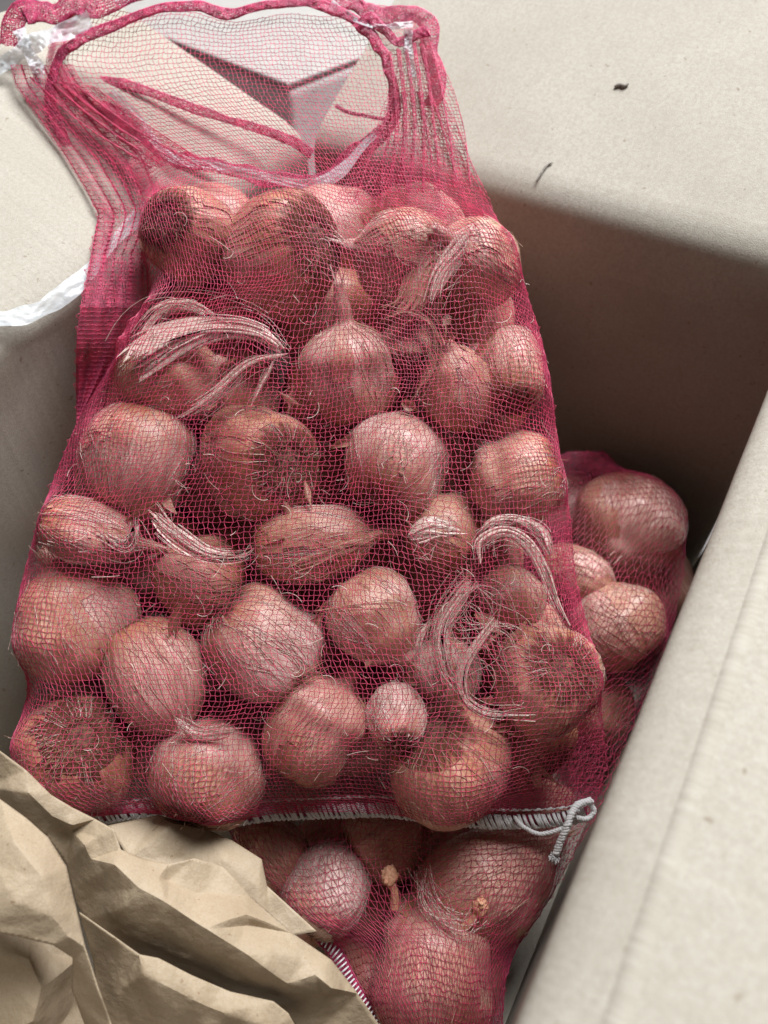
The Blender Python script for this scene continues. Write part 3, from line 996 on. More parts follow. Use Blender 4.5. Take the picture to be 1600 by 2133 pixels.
# the lower layer, glimpsed in the gaps between the others
def filler(bag, spots, label, R=106):
    Lc, Rc = ([(150, 400), (300, 640), (170, 860), (60, 1150), (40, 1300), (60, 1600)], [(960, 400), (1110, 640), (1150, 850), (1190, 1100), (1220, 1300), (1250, 1600)]) if bag == 1 else (None, None)
    for (fx, fy, dp) in spots:
        if Lc:
            lx = np.interp(fy, [p[1] for p in Lc], [p[0] for p in Lc]); rx_ = np.interp(fy, [p[1] for p in Rc], [p[0] for p in Rc])
            fx = float(np.clip(fx, lx + 150, rx_ - 150))
        near = sorted((q for q in PLACED if q[0] == bag), key=lambda q: (q[1] - fx) ** 2 + (q[2] - fy) ** 2)[:6]
        for a_i, b_i in ((0, 1), (0, 2), (1, 2), (0, 3), (1, 3), (2, 3), (0, 4), (1, 4), (0, 5)):
            lab = label % (near[a_i][3], near[b_i][3])
            if lab not in USED:
                break
        USED.add(lab)
        S(fx, fy, R, R * 1.15, (fx * 3 + fy * 7) % 360, ((fx + fy) % 60) - 30, lab, bag=bag, short=False, deep=dp + 0.008, tuft=0, hairs=0, skin=0.0, neck=0.1, pale=0.1)


filler(1, [(x_ + (40 if (j_ % 2) else -40), y_, 0.034 + 0.003 * ((i_ + j_) % 3)) for j_, y_ in enumerate((500, 660, 830, 1000, 1170, 1340, 1510))
           for i_, x_ in enumerate({0: (480, 720, 940), 1: (440, 640, 840, 1000), 2: (340, 530, 740, 940, 1040), 3: (220, 430, 640, 850, 1050), 4: (190, 390, 600, 760, 900, 1020), 5: (180, 400, 620, 840, 1050), 6: (190, 330, 560, 790, 1010, 1120)}[j_])],
       'shaded bulb of the lower layer between the %s and the %s')
# ---- lower bag
S(1312, 1092, 108, 104, 250, 52, 'blurred reddish bulb with swirled top in the lower bag beside the right wall', bag=2, skin=0.4, cleft=0.08, neck=0.05, tuft=5)
S(1282, 1300, 86, 100, 128, 0, 'bright tan bulb in the lower bag, right of the front bag', pale=0.50, bag=2, skin=0.5, tuft=0)
S(1205, 1200, 56, 82, -30, 0, 'small pale bulb half hidden behind the right edge of the front bag', bag=2, deep=0.006, tuft=6)
S(1250, 1470, 70, 80, 60, 0, 'dark bulb deep in the lower bag by the right rim', bag=2, deep=0.035, tuft=0)
S(682, 1850, 86, 106, 60, 0, 'pink bulb in the lower bag beside the brown paper', pale=0.70, bag=2, skin=0.2, tuft=0)
S(1015, 1835, 108, 158, 28, 4, 'long tan bulb in the lower bag under the white cord', bag=2, skin=0.45, tuft=8, cleft=0.05,
  leaves=[dict(path=[(880, 1800), (900, 1880), (960, 1930), (1010, 1900)], n=5, spread=16, width=4, fine=26, w=0.001, sheet=False)])
S(902, 2000, 148, 148, 84, 16, 'large two-lobed bulb at the very bottom with orange stem stubs', bag=2, cleft=0.13, skin=0.25, neck=0.1, tuft=16,
  stub=[(811, 1826, 24, 822, 1890), (1000, 1890, 23, 965, 1935)])
S(800, 1735, 78, 88, 30, -10, 'orange bulb peeking out just below the white seam', bag=2, skin=0.3, tuft=0, deep=0.004)
S(565, 1780, 72, 84, 150, 0, 'dim bulb in the lower bag at its left corner under the seam', bag=2, deep=0.008, tuft=0)


filler(2, [(1200, 1330, 0.03), (1330, 1220, 0.034), (1180, 1090, 0.03), (1080, 1700, 0.04), (900, 1780, 0.03), (720, 1780, 0.03), (600, 1880, 0.03), (800, 1900, 0.035), (960, 1940, 0.03), (760, 2060, 0.03)],
       'shaded bulb deep in the lower bag by the %s and %s')


# ------------------------------------------------------------------ net bags
def inside_poly(u, v, poly):
    x0, y0 = poly[:, 0], poly[:, 1]
    x1, y1 = np.roll(x0, -1), np.roll(y0, -1)
    ins = np.zeros(u.shape, bool)
    for a, b, c, d in zip(x0, y0, x1, y1):
        if b == d:
            continue
        cond = ((b > v) != (d > v)) & (u < (c - a) * (v - b) / (d - b) + a)
        ins ^= cond
    return ins


class Membrane:
    """taut sheet over the bulbs: w = max(obstacle, mean of neighbours), pinned at the outline"""
    def __init__(s, fr, left, right, wbc, obst, cell=0.0016, iters=2600, clear=0.0007):
        L = np.array(left, float); Rr = np.array(right, float)
        s.fr = fr
        we_l = np.array([wbc(p[1]) for p in L]); we_r = np.array([wbc(p[1]) for p in Rr])
        Lu = fr.uvw(fr.at(L[:, 0], L[:, 1], we_l)); Ru = fr.uvw(fr.at(Rr[:, 0], Rr[:, 1], we_r))
        poly = np.vstack([Lu, Ru[::-1]])[:, :2]
        lo, hi = poly.min(0) - 3 * cell, poly.max(0) + 3 * cell
        n = np.ceil((hi - lo) / cell).astype(int) + 1
        s.lo, s.cell, s.n = lo, cell, n
        uu = lo[0] + np.arange(n[0]) * cell
        vv = lo[1] + np.arange(n[1]) * cell
        U, V = np.meshgrid(uu, vv, indexing='ij')
        ins = inside_poly(U, V, poly)
        ob = np.full(n, -1.0)
        Q = np.concatenate([fr.uvw(o) for o in obst])
        i = np.round((Q[:, 0] - lo[0]) / cell).astype(int)
        j = np.round((Q[:, 1] - lo[1]) / cell).astype(int)
        ok = (i >= 0) & (j >= 0) & (i < n[0]) & (j < n[1])
        np.maximum.at(ob, (i[ok], j[ok]), Q[ok, 2] + clear)
        # boundary value depends on where along the bag we are
        pv = np.concatenate([Lu[:, 1], Ru[:, 1]]); pw = np.concatenate([we_l, we_r])
        od = np.argsort(pv)
        bc = np.interp(V, pv[od], pw[od])
        W = np.where(ins, np.maximum(bc, ob), bc)
        for _ in range(iters):
            avg = 0.25 * (np.roll(W, 1, 0) + np.roll(W, -1, 0) + np.roll(W, 1, 1) + np.roll(W, -1, 1))
            W = np.where(ins, np.maximum(avg, ob), bc)
        for _ in range(3):
            avg = 0.25 * (np.roll(W, 1, 0) + np.roll(W, -1, 0) + np.roll(W, 1, 1) + np.roll(W, -1, 1))
            W = np.where(ins, 0.5 * avg + 0.5 * W, bc)
        s.W = W

    def sample(s, u, v):
        x = np.clip((u - s.lo[0]) / s.cell, 0, s.n[0] - 1.001)
        y = np.clip((v - s.lo[1]) / s.cell, 0, s.n[1] - 1.001)
        i, j = x.astype(int), y.astype(int)
        f, g_ = x - i, y - j
        W = s.W
        return W[i, j] * (1 - f) * (1 - g_) + W[i + 1, j] * f * (1 - g_) + W[i, j + 1] * (1 - f) * g_ + W[i + 1, j + 1] * f * g_


def net(G, P, r=0.000145, zig=0.16, seed=0, nrm=None, sag=0.10, jitter=0.10):
    """knitted net on a grid of nodes P (rows, cols, 3): wales run along rows axis 0, rungs along axis 1"""
    a, b = P.shape[:2]
    rng = np.random.default_rng(seed)
    du = np.gradient(P, axis=1)
    dv = np.gradient(P, axis=0)
    I, J = np.meshgrid(np.arange(a), np.arange(b), indexing='ij')
    par = ((I + J) % 2) * 2 - 1.0
    N = P + du * (zig * par)[..., None] + du * rng.normal(0, jitter, (a, b, 1)) + dv * rng.normal(0, jitter, (a, b, 1))
    nn = unit(np.cross(du, dv))
    # wales: node, then a mid point
    Wl = np.empty((2 * a - 1, b, 3))
    Wl[0::2] = N
    Wl[1::2] = 0.5 * (N[:-1] + N[1:]) + nn[:-1] * r * 0.8 + du[:-1] * rng.normal(0, 0.04, (a - 1, b, 1))
    G.tubes(np.transpose(Wl, (1, 0, 2)), r, 3)
    # rungs
    Rg = np.empty((a, 2 * b - 1, 3))
    Rg[:, 0::2] = N
    Rg[:, 1::2] = 0.5 * (N[:, :-1] + N[:, 1:]) - dv[:, :-1] * (sag + rng.normal(0, 0.05, (a, b - 1, 1))) - nn[:, :-1] * r * 0.8
    G.tubes(Rg, r * 0.9, 3)


def chain(pts, y):
    p = np.array(pts, float)
    od = np.argsort(p[:, 1])
    return np.interp(y, p[od, 1], p[od, 0])


def smooth_rows(a, k=6):
    ker = np.exp(-0.5 * (np.arange(-3 * k, 3 * k + 1) / k) ** 2); ker /= ker.sum()
    pad = np.pad(a, ((3 * k, 3 * k), (0, 0)), mode='edge')
    out = np.zeros_like(a)
    for i, w in enumerate(ker):
        out += w * pad[i:i + len(a)]
    return out


def bag_layer(mem, left, right, y_rows, wbc, ncol, arcmix=0.85, row_wave=None, seed=0, neck=None):
    """node positions of the upper layer: rows at photo heights y_rows, columns spread by arc length"""
    fr = mem.fr
    fine = 500
    sF = np.linspace(0, 1, fine)
    S_nodes = []
    ends = []
    for y in y_rows:
        xl, xr = chain(left, y), chain(right, y)
        w = wbc(y)
        a = fr.uvw(fr.at(xl, y, w)); b = fr.uvw(fr.at(xr, y, w))
        ends.append((a, b))
        u = a[0] + (b[0] - a[0]) * sF
        v = a[1] + (b[1] - a[1]) * sF
        ww = mem.sample(u, v)
        ww[0], ww[-1] = w, w
        d = np.sqrt(np.diff(u) ** 2 + np.diff(v) ** 2 + np.diff(ww) ** 2)
        c = np.concatenate([[0], np.cumsum(d)]); c /= c[-1]
        c = arcmix * c + (1 - arcmix) * sF
        lin = np.linspace(0, 1, ncol)
        if neck is not None:
            kn = neck(y)
            lin = lin * (1 - kn) + kn * np.interp(lin, [0, 0.22, 0.76, 1], [0, 0.05, 0.88, 1])
        S_nodes.append(np.interp(lin, c, sF))
    S_nodes = smooth_rows(np.array(S_nodes), 4)
    a_ = len(y_rows)
    I, J = np.meshgrid(np.arange(a_), np.arange(ncol), indexing='ij')
    pull = fbm(np.stack([I * 0.06, J * 0.06, np.full(I.shape, seed + 0.5)], -1), seed, 2)
    pull2 = fbm(np.stack([I * 0.07, J * 0.05, np.full(I.shape, seed + 7.5)], -1), seed + 3, 2)
    env = np.sin(np.pi * np.linspace(0, 1, ncol))[None, :] ** 0.5
    S_nodes = np.clip(S_nodes + env * pull * 2.6 / ncol, 0, 1)
    E = np.array(ends)
    rowshift = pull2 * 2.4 * np.sin(np.pi * np.linspace(0, 1, a_))[:, None] ** 0.5
    ri = np.clip(I + rowshift, 0, a_ - 1)
    i0 = np.clip(ri.astype(int), 0, a_ - 2); fr_ = (ri - i0)[..., None]
    A = E[i0, 0] * (1 - fr_) + E[i0 + 1, 0] * fr_
    B = E[i0, 1] * (1 - fr_) + E[i0 + 1, 1] * fr_
    UV = A + (B - A) * S_nodes[..., None]
    if row_wave is not None:
        UV[..., 1] += row_wave(I / (a_ - 1.0), S_nodes)
    W = mem.sample(UV[..., 0], UV[..., 1])
    W[:, 0] = E[:, 0, 2]; W[:, -1] = E[:, 1, 2]
    return mem.fr.xyz(UV[..., 0], UV[..., 1], W), UV, W


# ---- front bag outlines in photo coordinates (x, y), bottom seam to hem
L1 = [(205, 1700), (95, 1665), (45, 1590), (42, 1520), (62, 1430), (36, 1310), (44, 1230), (66, 1140), (112, 1000), (168, 865), (258, 725), (310, 640), (306, 560), (296, 470), (285, 400),
      (240, 330), (180, 260), (120, 190), (95, 130), (110, 60), (135, 30)]
R1 = [(1228, 1690), (1248, 1650), (1262, 1590), (1250, 1450), (1226, 1320), (1197, 1200), (1188, 1080), (1165, 950), (1146, 800), (1120, 680), (1086, 580), (1048, 480), (1000, 390), (948, 305),
      (922, 230), (912, 150), (900, 95), (880, 50), (872, 30)]


def wslack(y):
    return float(np.interp(y, [40, 300, 445, 560, 640, 700, 780, 880, 1000], [-0.050, -0.040, -0.029, -0.013, -0.004, -0.006, -0.014, -0.028, -0.030]))


def wbc1(y):
    return float(np.interp(y, [20, 300, 420, 560, 1500, 1700], [-0.052, -0.046, -0.034, -0.027, -0.027, -0.030]))


mem1 = Membrane(F1, L1, R1, wbc1, OBST[1])
bag1 = empty('net_bag', F1.at(640, 1690, -0.03).tolist(), 'crimson net bag full of bulbs with white bottom seam and open top', 'net bag', 'red net bags')
O1 = np.array(bag1.location)
rows1 = np.concatenate([np.linspace(1694, 1640, 9)[:-1], np.linspace(1640, 30, 164)])


def wave1(t, s):
    # the seam sags between the bulbs, the hem is scalloped
    return 0.0016 * np.sin(s * 15.0 + 0.5) * np.exp(-t * 14) + (0.004 * np.sin(s * 9) + 0.003 * np.sin(s * 23)) * np.clip(t - 0.93, 0, 1) * 10


P1, UV1, W1 = bag_layer(mem1, L1, R1, rows1, wbc1, 134, row_wave=wave1, seed=2, neck=lambda y: float(np.interp(y, [200, 420], [1, 0])))
G = Geo(); net(G, P1 - O1, 0.000145, seed=5)
tag(G.build('front_net', M['net'], bag1), kind='stuff')

# back layer: wider on the left where it hangs slack beside the bag
L1b = [(205, 1700), (95, 1665), (45, 1590), (42, 1520), (62, 1430), (36, 1310), (44, 1230), (66, 1140), (112, 1000), (160, 880), (158, 800), (160, 700), (172, 620), (188, 540), (205, 445),
       (175, 390), (130, 320), (75, 240), (30, 175), (20, 130), (30, 80), (45, 40)]
nb = 104
rowsb = np.linspace(1694, 415, 110)
Bn = []
sB = np.linspace(0, 1, nb)
for y in rowsb:
    xl, xr = chain(L1b, y), chain(R1, y)
    w0 = wbc1(y)
    slack = np.clip((chain(L1, y) - xl) / 100, 0, 1)
    a = F1.uvw(F1.at(xl, y, wslack(y) * slack + w0 * (1 - slack))); b = F1.uvw(F1.at(xr, y, w0))
    full = np.interp(y, [30, 250, 420, 560, 1550, 1694], [0.004, 0.010, 0.016, 0.05, 0.05, 0.0])
    prof = np.clip(np.sin(np.pi * sB), 0, 1) ** 0.55
    # gathers in the empty neck
    nk = np.interp(y, [30, 380, 460], [1.0, 0.8, 0.0])
    gather = np.exp(-((sB - 0.10) / 0.10) ** 2) + np.exp(-((sB - 0.93) / 0.09) ** 2)
    pl = nk * gather * 0.0055 * np.sin(sB * 150 + 3 * math.sin(y * 0.011))
    u = a[0] + (b[0] - a[0]) * sB
    v = a[1] + (b[1] - a[1]) * sB
    w = a[2] + (b[2] - a[2]) * sB - full * prof + pl
    Bn.append(F1.xyz(u, v, w))
Bn = np.array(Bn)
G = Geo(); net(G, Bn - O1, 0.000145, seed=6)
tag(G.build('back_net', M['net'], bag1), kind='stuff')

# the slack side: pleated in the neck, hanging loose beside the tight fold lower down
def on_left_flap(px, py):
    t = math.radians(20)
    n = unit(np.cross(EC, -EB * math.cos(t) + np.array([0, 0, math.sin(t)])))
    p0 = A_ - EB * 0.024 + np.array([0, 0, RIM + 0.004 + 0.012 * math.tan(t)])
    r = ray(np.array(px, float), np.array(py, float))
    P = CAM + (((p0 - CAM) @ n) / (r @ n))[..., None] * r
    return F1.uvw(P)[..., 2]


sd_rows = np.linspace(985, 135, 92)
ns_ = 64
Sd = []
s_ = np.linspace(0, 1, ns_)
for y in sd_rows:
    xl = chain(L1b, y)
    xt = float(np.interp(y, [130, 200, 260, 330, 430, 520], [145, 190, 240, 310, 345, 318])) if y < 520 else chain(L1, y)
    if y < 560:
        xt = xt + (chain(L1, y) - xt) * float(np.clip((y - 480) / 80, 0, 1))
    slack = np.clip((xt - xl) / 100, 0, 1)
    w0 = wbc1(y)
    pk = float(np.interp(y, [130, 400, 560, 700], [1.0, 0.9, 0.35, 0.0]))
    ph = 2 * np.pi * 6 * s_ + 2.5 * vnoise(np.stack([s_ * 3, s_ * 0 + y * 0.004, s_ * 0], -1), 71)
    # the strands bunch up into the pleats
    xs_ = xl + (xt - xl) * (1 - s_) + pk * 8 * np.cos(ph) * np.sin(np.pi * s_) ** 0.3
    w = w0 + (wslack(y) - w0) * s_ * slack + pk * 0.0028 * np.sin(ph) + (1 - pk) * 0.0012 * slack * np.sin(s_ * 19 + y * 0.02)
    if y < 800:
        w = np.maximum(w, on_left_flap(xs_, np.full(ns_, y)) + 0.0025 + 0.001 * np.sin(ph) - 0.00022 * max(0.0, y - 560))
    Sd.append(F1.at(xs_, np.full(ns_, y), w))
G = Geo(); net(G, np.array(Sd) - O1, 0.000145, seed=8)
tag(G.build('side_net', M['net'], bag1), kind='stuff')


def gather_sheet(name, top, bottom, ncol, nrow, pleats, amp, w0, w1, seed, curve=0.0):
    """a pleated, bunched piece of net between two photo lines"""
    t = np.linspace(0, 1, nrow)[:, None]
    s_ = np.linspace(0, 1, ncol)[None, :]
    tp = crom(top, ncol); bt = crom(bottom, ncol)
    q = tp[None] * (1 - t[..., None]) + bt[None] * t[..., None]
    q[..., 0] += curve * np.sin(np.pi * t)
    ph = vnoise(np.stack([t * 2 + 0 * s_, s_ * 3 + 0 * t, np.full((nrow, ncol), seed * 1.0)], -1), seed) * 2.5
    w = w0 * (1 - t) + w1 * t + amp * np.sin(2 * np.pi * pleats * s_ + ph) * (0.5 + 0.5 * np.sin(np.pi * t))
    q[..., 0] += 7 * np.cos(2 * np.pi * pleats * s_ + ph)
    G = Geo(); net(G, F1.at(q[..., 0], q[..., 1], w) - O1, 0.000145, seed=seed)
    tag(G.build(name, M['net'], bag1), kind='stuff')


gather_sheet('neck_gather', [(60, 160), (120, 170), (190, 180)], [(300, 350), (360, 345), (470, 365)], 44, 40, 4, 0.003, -0.047, -0.040, 4, -8)
gather_sheet('neck_gather', [(815, 110), (860, 90), (905, 100)], [(800, 400), (880, 400), (985, 385)], 52, 40, 6, 0.004, -0.046, -0.034, 9, 10)
gather_sheet('neck_gather', [(812, 200), (850, 190), (915, 200)], [(700, 420), (850, 440), (1030, 470)], 52, 36, 5, 0.0035, -0.045, -0.030, 12, 8)


def hem_band(name, path, width, w, ncross=9, mat='hem', wav=4, seed=0, parent=None, step=3.2, lift=0.0016):
    """folded hem: a dense band of net, rolled over, following photo points"""
    rng = np.random.default_rng(seed)
    L = np.linalg.norm(np.diff(np.array([(p[0], p[1]) for p in path], float), axis=0), axis=1).sum()
    n = int(L / step)
    p3 = np.array([(p[0], p[1], (p[2] if len(p) > 2 else w) * 1e4) for p in path], float)
    c = crom(p3, n)
    tg = unit(np.gradient(c[:, :2], axis=0)); nr = np.stack([-tg[:, 1], tg[:, 0]], -1)
    k = np.linspace(0, 2 * np.pi, ncross * 2, endpoint=False)
    t = np.arange(n)
    wv = wav * vnoise(np.stack([t * 0.11, t * 0 + seed, t * 0.0], -1), seed)
    wd = width * (1 + 0.25 * vnoise(np.stack([t * 0.07, t * 0 + 5 + seed, t * 0.0], -1), seed + 2))
    off = (np.cos(k)[None, :] * 0.5 * wd[:, None] + wv[:, None])
    q = c[:, None, :2] + nr[:, None, :] * off[..., None]
    ww = c[:, 2:3] * 1e-4 + lift * np.sin(k)[None, :] * (0.6 + 0.5 * vnoise(np.stack([t[:, None] * 0.3 + 0 * k, k[None, :] + 0 * t[:, None], np.full((n, len(k)), seed)], -1), seed + 5))
    P = F1.at(q[..., 0], q[..., 1], ww)
    P = np.concatenate([P, P[:, :1]], 1)
    G = Geo(); net(G, P - O1, 0.00020, seed=seed + 1, zig=0.2, jitter=0.25)
    tag(G.build(name, M[mat], bag1), kind='stuff')


# front hem that rounds the mouth of the bag
hem_band('hem', [(135, 300), (105, 200), (120, 130), (165, 80), (240, 50), (330, 18), (420, 14), (480, 28), (560, 10), (640, 2), (700, 22), (755, 55), (795, 105), (815, 170), (818, 235), (795, 285)],
         21, -0.047, seed=21)
hem_band('hem', [(25, 95), (40, 30), (70, 20), (110, 25), (160, 10), (210, 8), (300, -12)], 44, -0.050, 12, seed=22, wav=8)
hem_band('hem', [(640, -20), (720, -5), (760, 20), (800, 35), (850, 30), (890, 55), (895, 110), (905, 160), (900, 220)], 36, -0.052, 11, seed=23, wav=9)
hem_band('hem', [(745, 60), (770, 35), (800, 60), (830, 90), (870, 70), (890, 60)], 22, -0.046, 8, seed=24, wav=4)
# back hem lying on the box corner
hem_band('hem', [(150, 175), (215, 168), (290, 185), (370, 215), (450, 240), (540, 268), (600, 290), (650, 320)], 17, -0.075, 7, seed=25, wav=2)
hem_band('hem', [(210, 215), (270, 260), (330, 310), (380, 335), (450, 345), (540, 368), (640, 380), (700, 362), (750, 310), (800, 270)], 30, -0.062, 9, seed=26, wav=5)
hem_band('hem', [(700, 220), (720, 232), (760, 240), (820, 252)], 6, -0.07, 4, seed=27, wav=1)


# ---- drawstring of white plastic film, run inside the hem
def film(path, width, frame, seed, Gf, twist=1.0):
    n = 90
    c = crom([(p[0], p[1], p[2] * 1e4) for p in path], n)
    tg = unit(np.gradient(c[:, :2], axis=0)); nr = np.stack([-tg[:, 1], tg[:, 0]], -1)
    k = np.linspace(-0.5, 0.5, 9)
    t = np.arange(n)
    wd = width * (1 + 0.35 * vnoise(np.stack([t * 0.12, t * 0. + seed, t * 0.], -1), seed))
    q = c[:, None, :2] + nr[:, None] * (k[None, :] * wd[:, None])[..., None]
    N = vnoise(np.stack([t[:, None] * 0.35 + 0 * k, k[None, :] * 7 + 0 * t[:, None], np.full((n, 9), seed * 1.0)], -1), seed + 1)
    ww = c[:, 2:3] * 1e-4 + 0.0014 * N * twist + 0.003 * twist * np.sin(t * 0.13 + seed)[:, None] * k[None, :] * 2
    Gf.grid(frame.at(q[..., 0], q[..., 1], ww) - O1)


def drawn(path, width, seed, twist=1.0):
    Gf = Geo()
    film(path, width, F1, seed, Gf, twist)
    Gf.build('drawstring', M['plastic'], bag1)


drawn([(-60, 190, -0.052), (0, 140, -0.050), (40, 110, -0.046), (80, 85, -0.042), (120, 70, -0.044), (190, 45, -0.046)], 40, 31, 0.8)
drawn([(40, 60, -0.046), (60, 110, -0.042), (80, 150, -0.045), (60, 200, -0.05)], 28, 33, 0.8)
drawn([(690, 5, -0.050), (740, 40, -0.046), (790, 55, -0.045), (860, 50, -0.044)], 12, 34, 0.6)
drawn([(850, 60, -0.044), (852, 110, -0.045), (862, 160, -0.045)], 16, 35, 0.8)
drawn([(230, 190, -0.060), (290, 250, -0.058), (350, 322, -0.056), (440, 345, -0.056), (540, 365, -0.056), (640, 384, -0.056), (705, 360, -0.056), (760, 300, -0.058), (795, 268, -0.06)], 22, 36, 1.0)
drawn([(x_, y_, float(on_left_flap(x_, y_)) + 0.006) for x_, y_ in ((-60, 650), (0, 664), (70, 650), (130, 615), (185, 566), (240, 500), (310, 430))], 34, 37, 0.5)

# ---- overlock seam along the bottom of the front bag
seam_px = crom([(205, 1703), (260, 1692), (330, 1684), (370, 1692), (420, 1704), (480, 1706), (560, 1694), (700, 1688), (800, 1686), (900, 1698), (990, 1708), (1080, 1710), (1160, 1705), (1222, 1694)], 400)
seam_px = resample(seam_px, 400)


def seam_pt(s, dy, w):
    x = np.interp(s, np.linspace(0, 1, 400), seam_px[:, 0])
    y = np.interp(s, np.linspace(0, 1, 400), seam_px[:, 1])
    return F1.at(x, y + dy, w)


s_ = np.linspace(0, 1, 330)
k_ = np.linspace(-12, 14, 9)
band = np.stack([seam_pt(s_, kk, -0.030 + 0.0006 * math.cos(kk * 0.2)) for kk in k_], 1)
G = Geo(); net(G, band - O1, 0.00026, seed=41, zig=0.25, jitter=0.2)
seam1 = tag(G.build('seam_band', M['hem'], bag1), kind='stuff')
G = Geo()
nst = 100
for i in range(nst):
    a0 = (i + RNG.uniform(-0.2, 0.2)) / nst
    a1 = a0 + RNG.uniform(0.9, 1.6) / nst
    top, bot = -12 + RNG.uniform(-2, 2), 15 + RNG.uniform(-2, 2)
    for rep in range(2):
        o2 = rep * 0.28 / nst + RNG.uniform(-0.1, 0.1) / nst
        pts = [seam_pt(a0 + o2, top, -0.0295), seam_pt(a0 * 0.6 + a1 * 0.4 + o2, (top + bot) / 2, -0.0275), seam_pt(a1 + o2, bot, -0.0290), seam_pt(a1 + o2 + 0.2 / nst, bot - 3, -0.0300)]
        G.tubes((crom(pts, 9) - O1)[None], 0.00050 * RNG.uniform(0.7, 1.25), 5)
edge = np.stack([seam_pt(s_, 14 + 2.5 * np.sin(s_ * nst * 2 * np.pi), -0.029)], 0)
G.tubes(edge - O1, 0.00055, 5)
G.build('overlock_stitch', M['thread'], seam1)
G = Geo()
chain_l = np.stack([seam_pt(s_[:], -20 - 6 * np.sin(s_ * np.pi) + 1.2 * np.sin(s_ * 500), -0.0280 + 0.0004 * np.sin(s_ * 260))], 0)
G.tubes(chain_l - O1, (0.00042 + 0.00018 * np.sin(s_ * 260))[None], 5)
G.build('chain_stitch', M['thread'], seam1)


def cord(path, r, turns, Gc):
    n = 80
    c = crom([(p[0], p[1], p[2] * 1e4) for p in path], n)
    C = F1.at(c[:, 0], c[:, 1], c[:, 2] * 1e-4)
    T = unit(np.gradient(C, axis=0))
    A = unit(np.cross(T, F1.w)); B = np.cross(T, A)
    ph = np.linspace(0, turns * 2 * np.pi, n)
    for k in range(3):
        q = C + (A * np.cos(ph + k * 2.094)[:, None] + B * np.sin(ph + k * 2.094)[:, None]) * r * 0.55
        q = q + RNG.normal(0, r * 0.08, q.shape)
        Gc.tubes((q - O1)[None], r * 0.62, 6)


G = Geo()
cord([(1228, 1672, -0.026), (1238, 1690, -0.026), (1222, 1706, -0.025), (1196, 1702, -0.023)], 0.0010, 5, G)
cord([(1232, 1668, -0.026), (1205, 1676, -0.023), (1190, 1696, -0.021), (1180, 1724, -0.020), (1168, 1752, -0.021), (1158, 1778, -0.022)], 0.0014, 8, G)
cord([(1072, 1702, -0.026), (1090, 1722, -0.024), (1125, 1737, -0.023), (1165, 1728, -0.021), (1180, 1722, -0.020)], 0.0008, 8, G)
ce = F1.at(1155, 1786, -0.022)
fz = RNG.normal(0, 1, (150, 3)); fz = unit(fz)
fuzz = ce[None, None] + fz[:, None] * (np.linspace(0, 1, 5)[None, :, None] * RNG.uniform(0.0012, 0.0028, (150, 1, 1))) + RNG.normal(0, 0.0002, (150, 5, 3))
G.tubes(fuzz - O1, 0.00016, 3)
G.build('thread_tail', M['thread'], seam1)

# ---- lower bag
R2 = [(1100, 2330), (1060, 2230), (1046, 2120), (1052, 2040), (1075, 1975), (1140, 1880), (1205, 1760), (1250, 1680), (1300, 1545), (1360, 1420), (1402, 1300), (1424, 1190), (1424, 1100), (1392, 1035),
      (1330, 1000), (1285, 970), (1258, 940)]
L2 = [(900, 2330), (850, 2230), (785, 2140), (740, 2060), (690, 1962), (605, 1905), (520, 1800), (470, 1720), (480, 1600), (560, 1450), (700, 1250), (900, 1100), (1080, 1000), (1165, 950), (1195, 936)]


def wbc2(y):
    return float(np.interp(y, [930, 1000, 1100, 2000, 2330], [-0.012, -0.024, -0.030, -0.028, -0.035]))


mem2 = Membrane(F2, L2, R2, wbc2, OBST[2])
bag2 = empty('net_bag', F2.at(950, 1700, -0.09).tolist(), 'second crimson net bag lying underneath, seen at the right and below', 'net bag', 'red net bags')
O2 = np.array(bag2.location)
rows2 = np.linspace(2300, 942, 96)
P2, UV2, W2 = bag_layer(mem2, L2, R2, rows2, wbc2, 86, seed=14)
G = Geo(); net(G, P2 - O2, 0.000145, zig=0.28, seed=15)
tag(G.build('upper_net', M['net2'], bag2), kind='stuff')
Bn = []
sB = np.linspace(0, 1, 60)
for y in np.linspace(2300, 942, 70):
    xl, xr = chain(L2, y), chain(R2, y)
    w0 = wbc2(y)
    a = F2.uvw(F2.at(xl, y, w0)); b = F2.uvw(F2.at(xr, y, w0))
    full = np.interp(y, [940, 1050, 2100, 2300], [0.0, 0.025, 0.035, 0.0])
    w = a[2] + (b[2] - a[2]) * sB - full * np.sin(np.pi * sB) ** 0.5
    Bn.append(F2.xyz(a[0] + (b[0] - a[0]) * sB, a[1] + (b[1] - a[1]) * sB, w))
G = Geo(); net(G, np.array(Bn) - O2, 0.000145, zig=0.28, seed=16)
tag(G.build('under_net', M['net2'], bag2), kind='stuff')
# its stitched edge beside the paper
sp = resample(crom([(668, 1950), (700, 1985), (732, 2050), (770, 2110), (800, 2150)], 120), 150)
kk = np.linspace(-14, 14, 9)
tg = unit(np.gradient(sp, axis=0)); nr = np.stack([-tg[:, 1], tg[:, 0]], -1)
bd = np.stack([F2.at(sp[:, 0] + nr[:, 0] * q, sp[:, 1] + nr[:, 1] * q, -0.020) for q in kk], 1)
G = Geo(); net(G, bd - O2, 0.00026, zig=0.25, seed=17, jitter=0.2)
seam2 = tag(G.build('seam_band', M['hem'], bag2), kind='stuff')
G = Geo()
for i in range(4, 146, 6):
    q0 = sp[i] - nr[i] * 10; q1 = sp[min(i + 4, 149)] + nr[i] * 11
    G.tubes((crom([F2.at(q0[0], q0[1], -0.0185), F2.at(*(0.5 * (q0 + q1)), -0.0165), F2.at(q1[0], q1[1], -0.0185)], 7) - O2)[None], 0.0004, 5)
G.build('overlock_stitch', M['thread'], seam2)

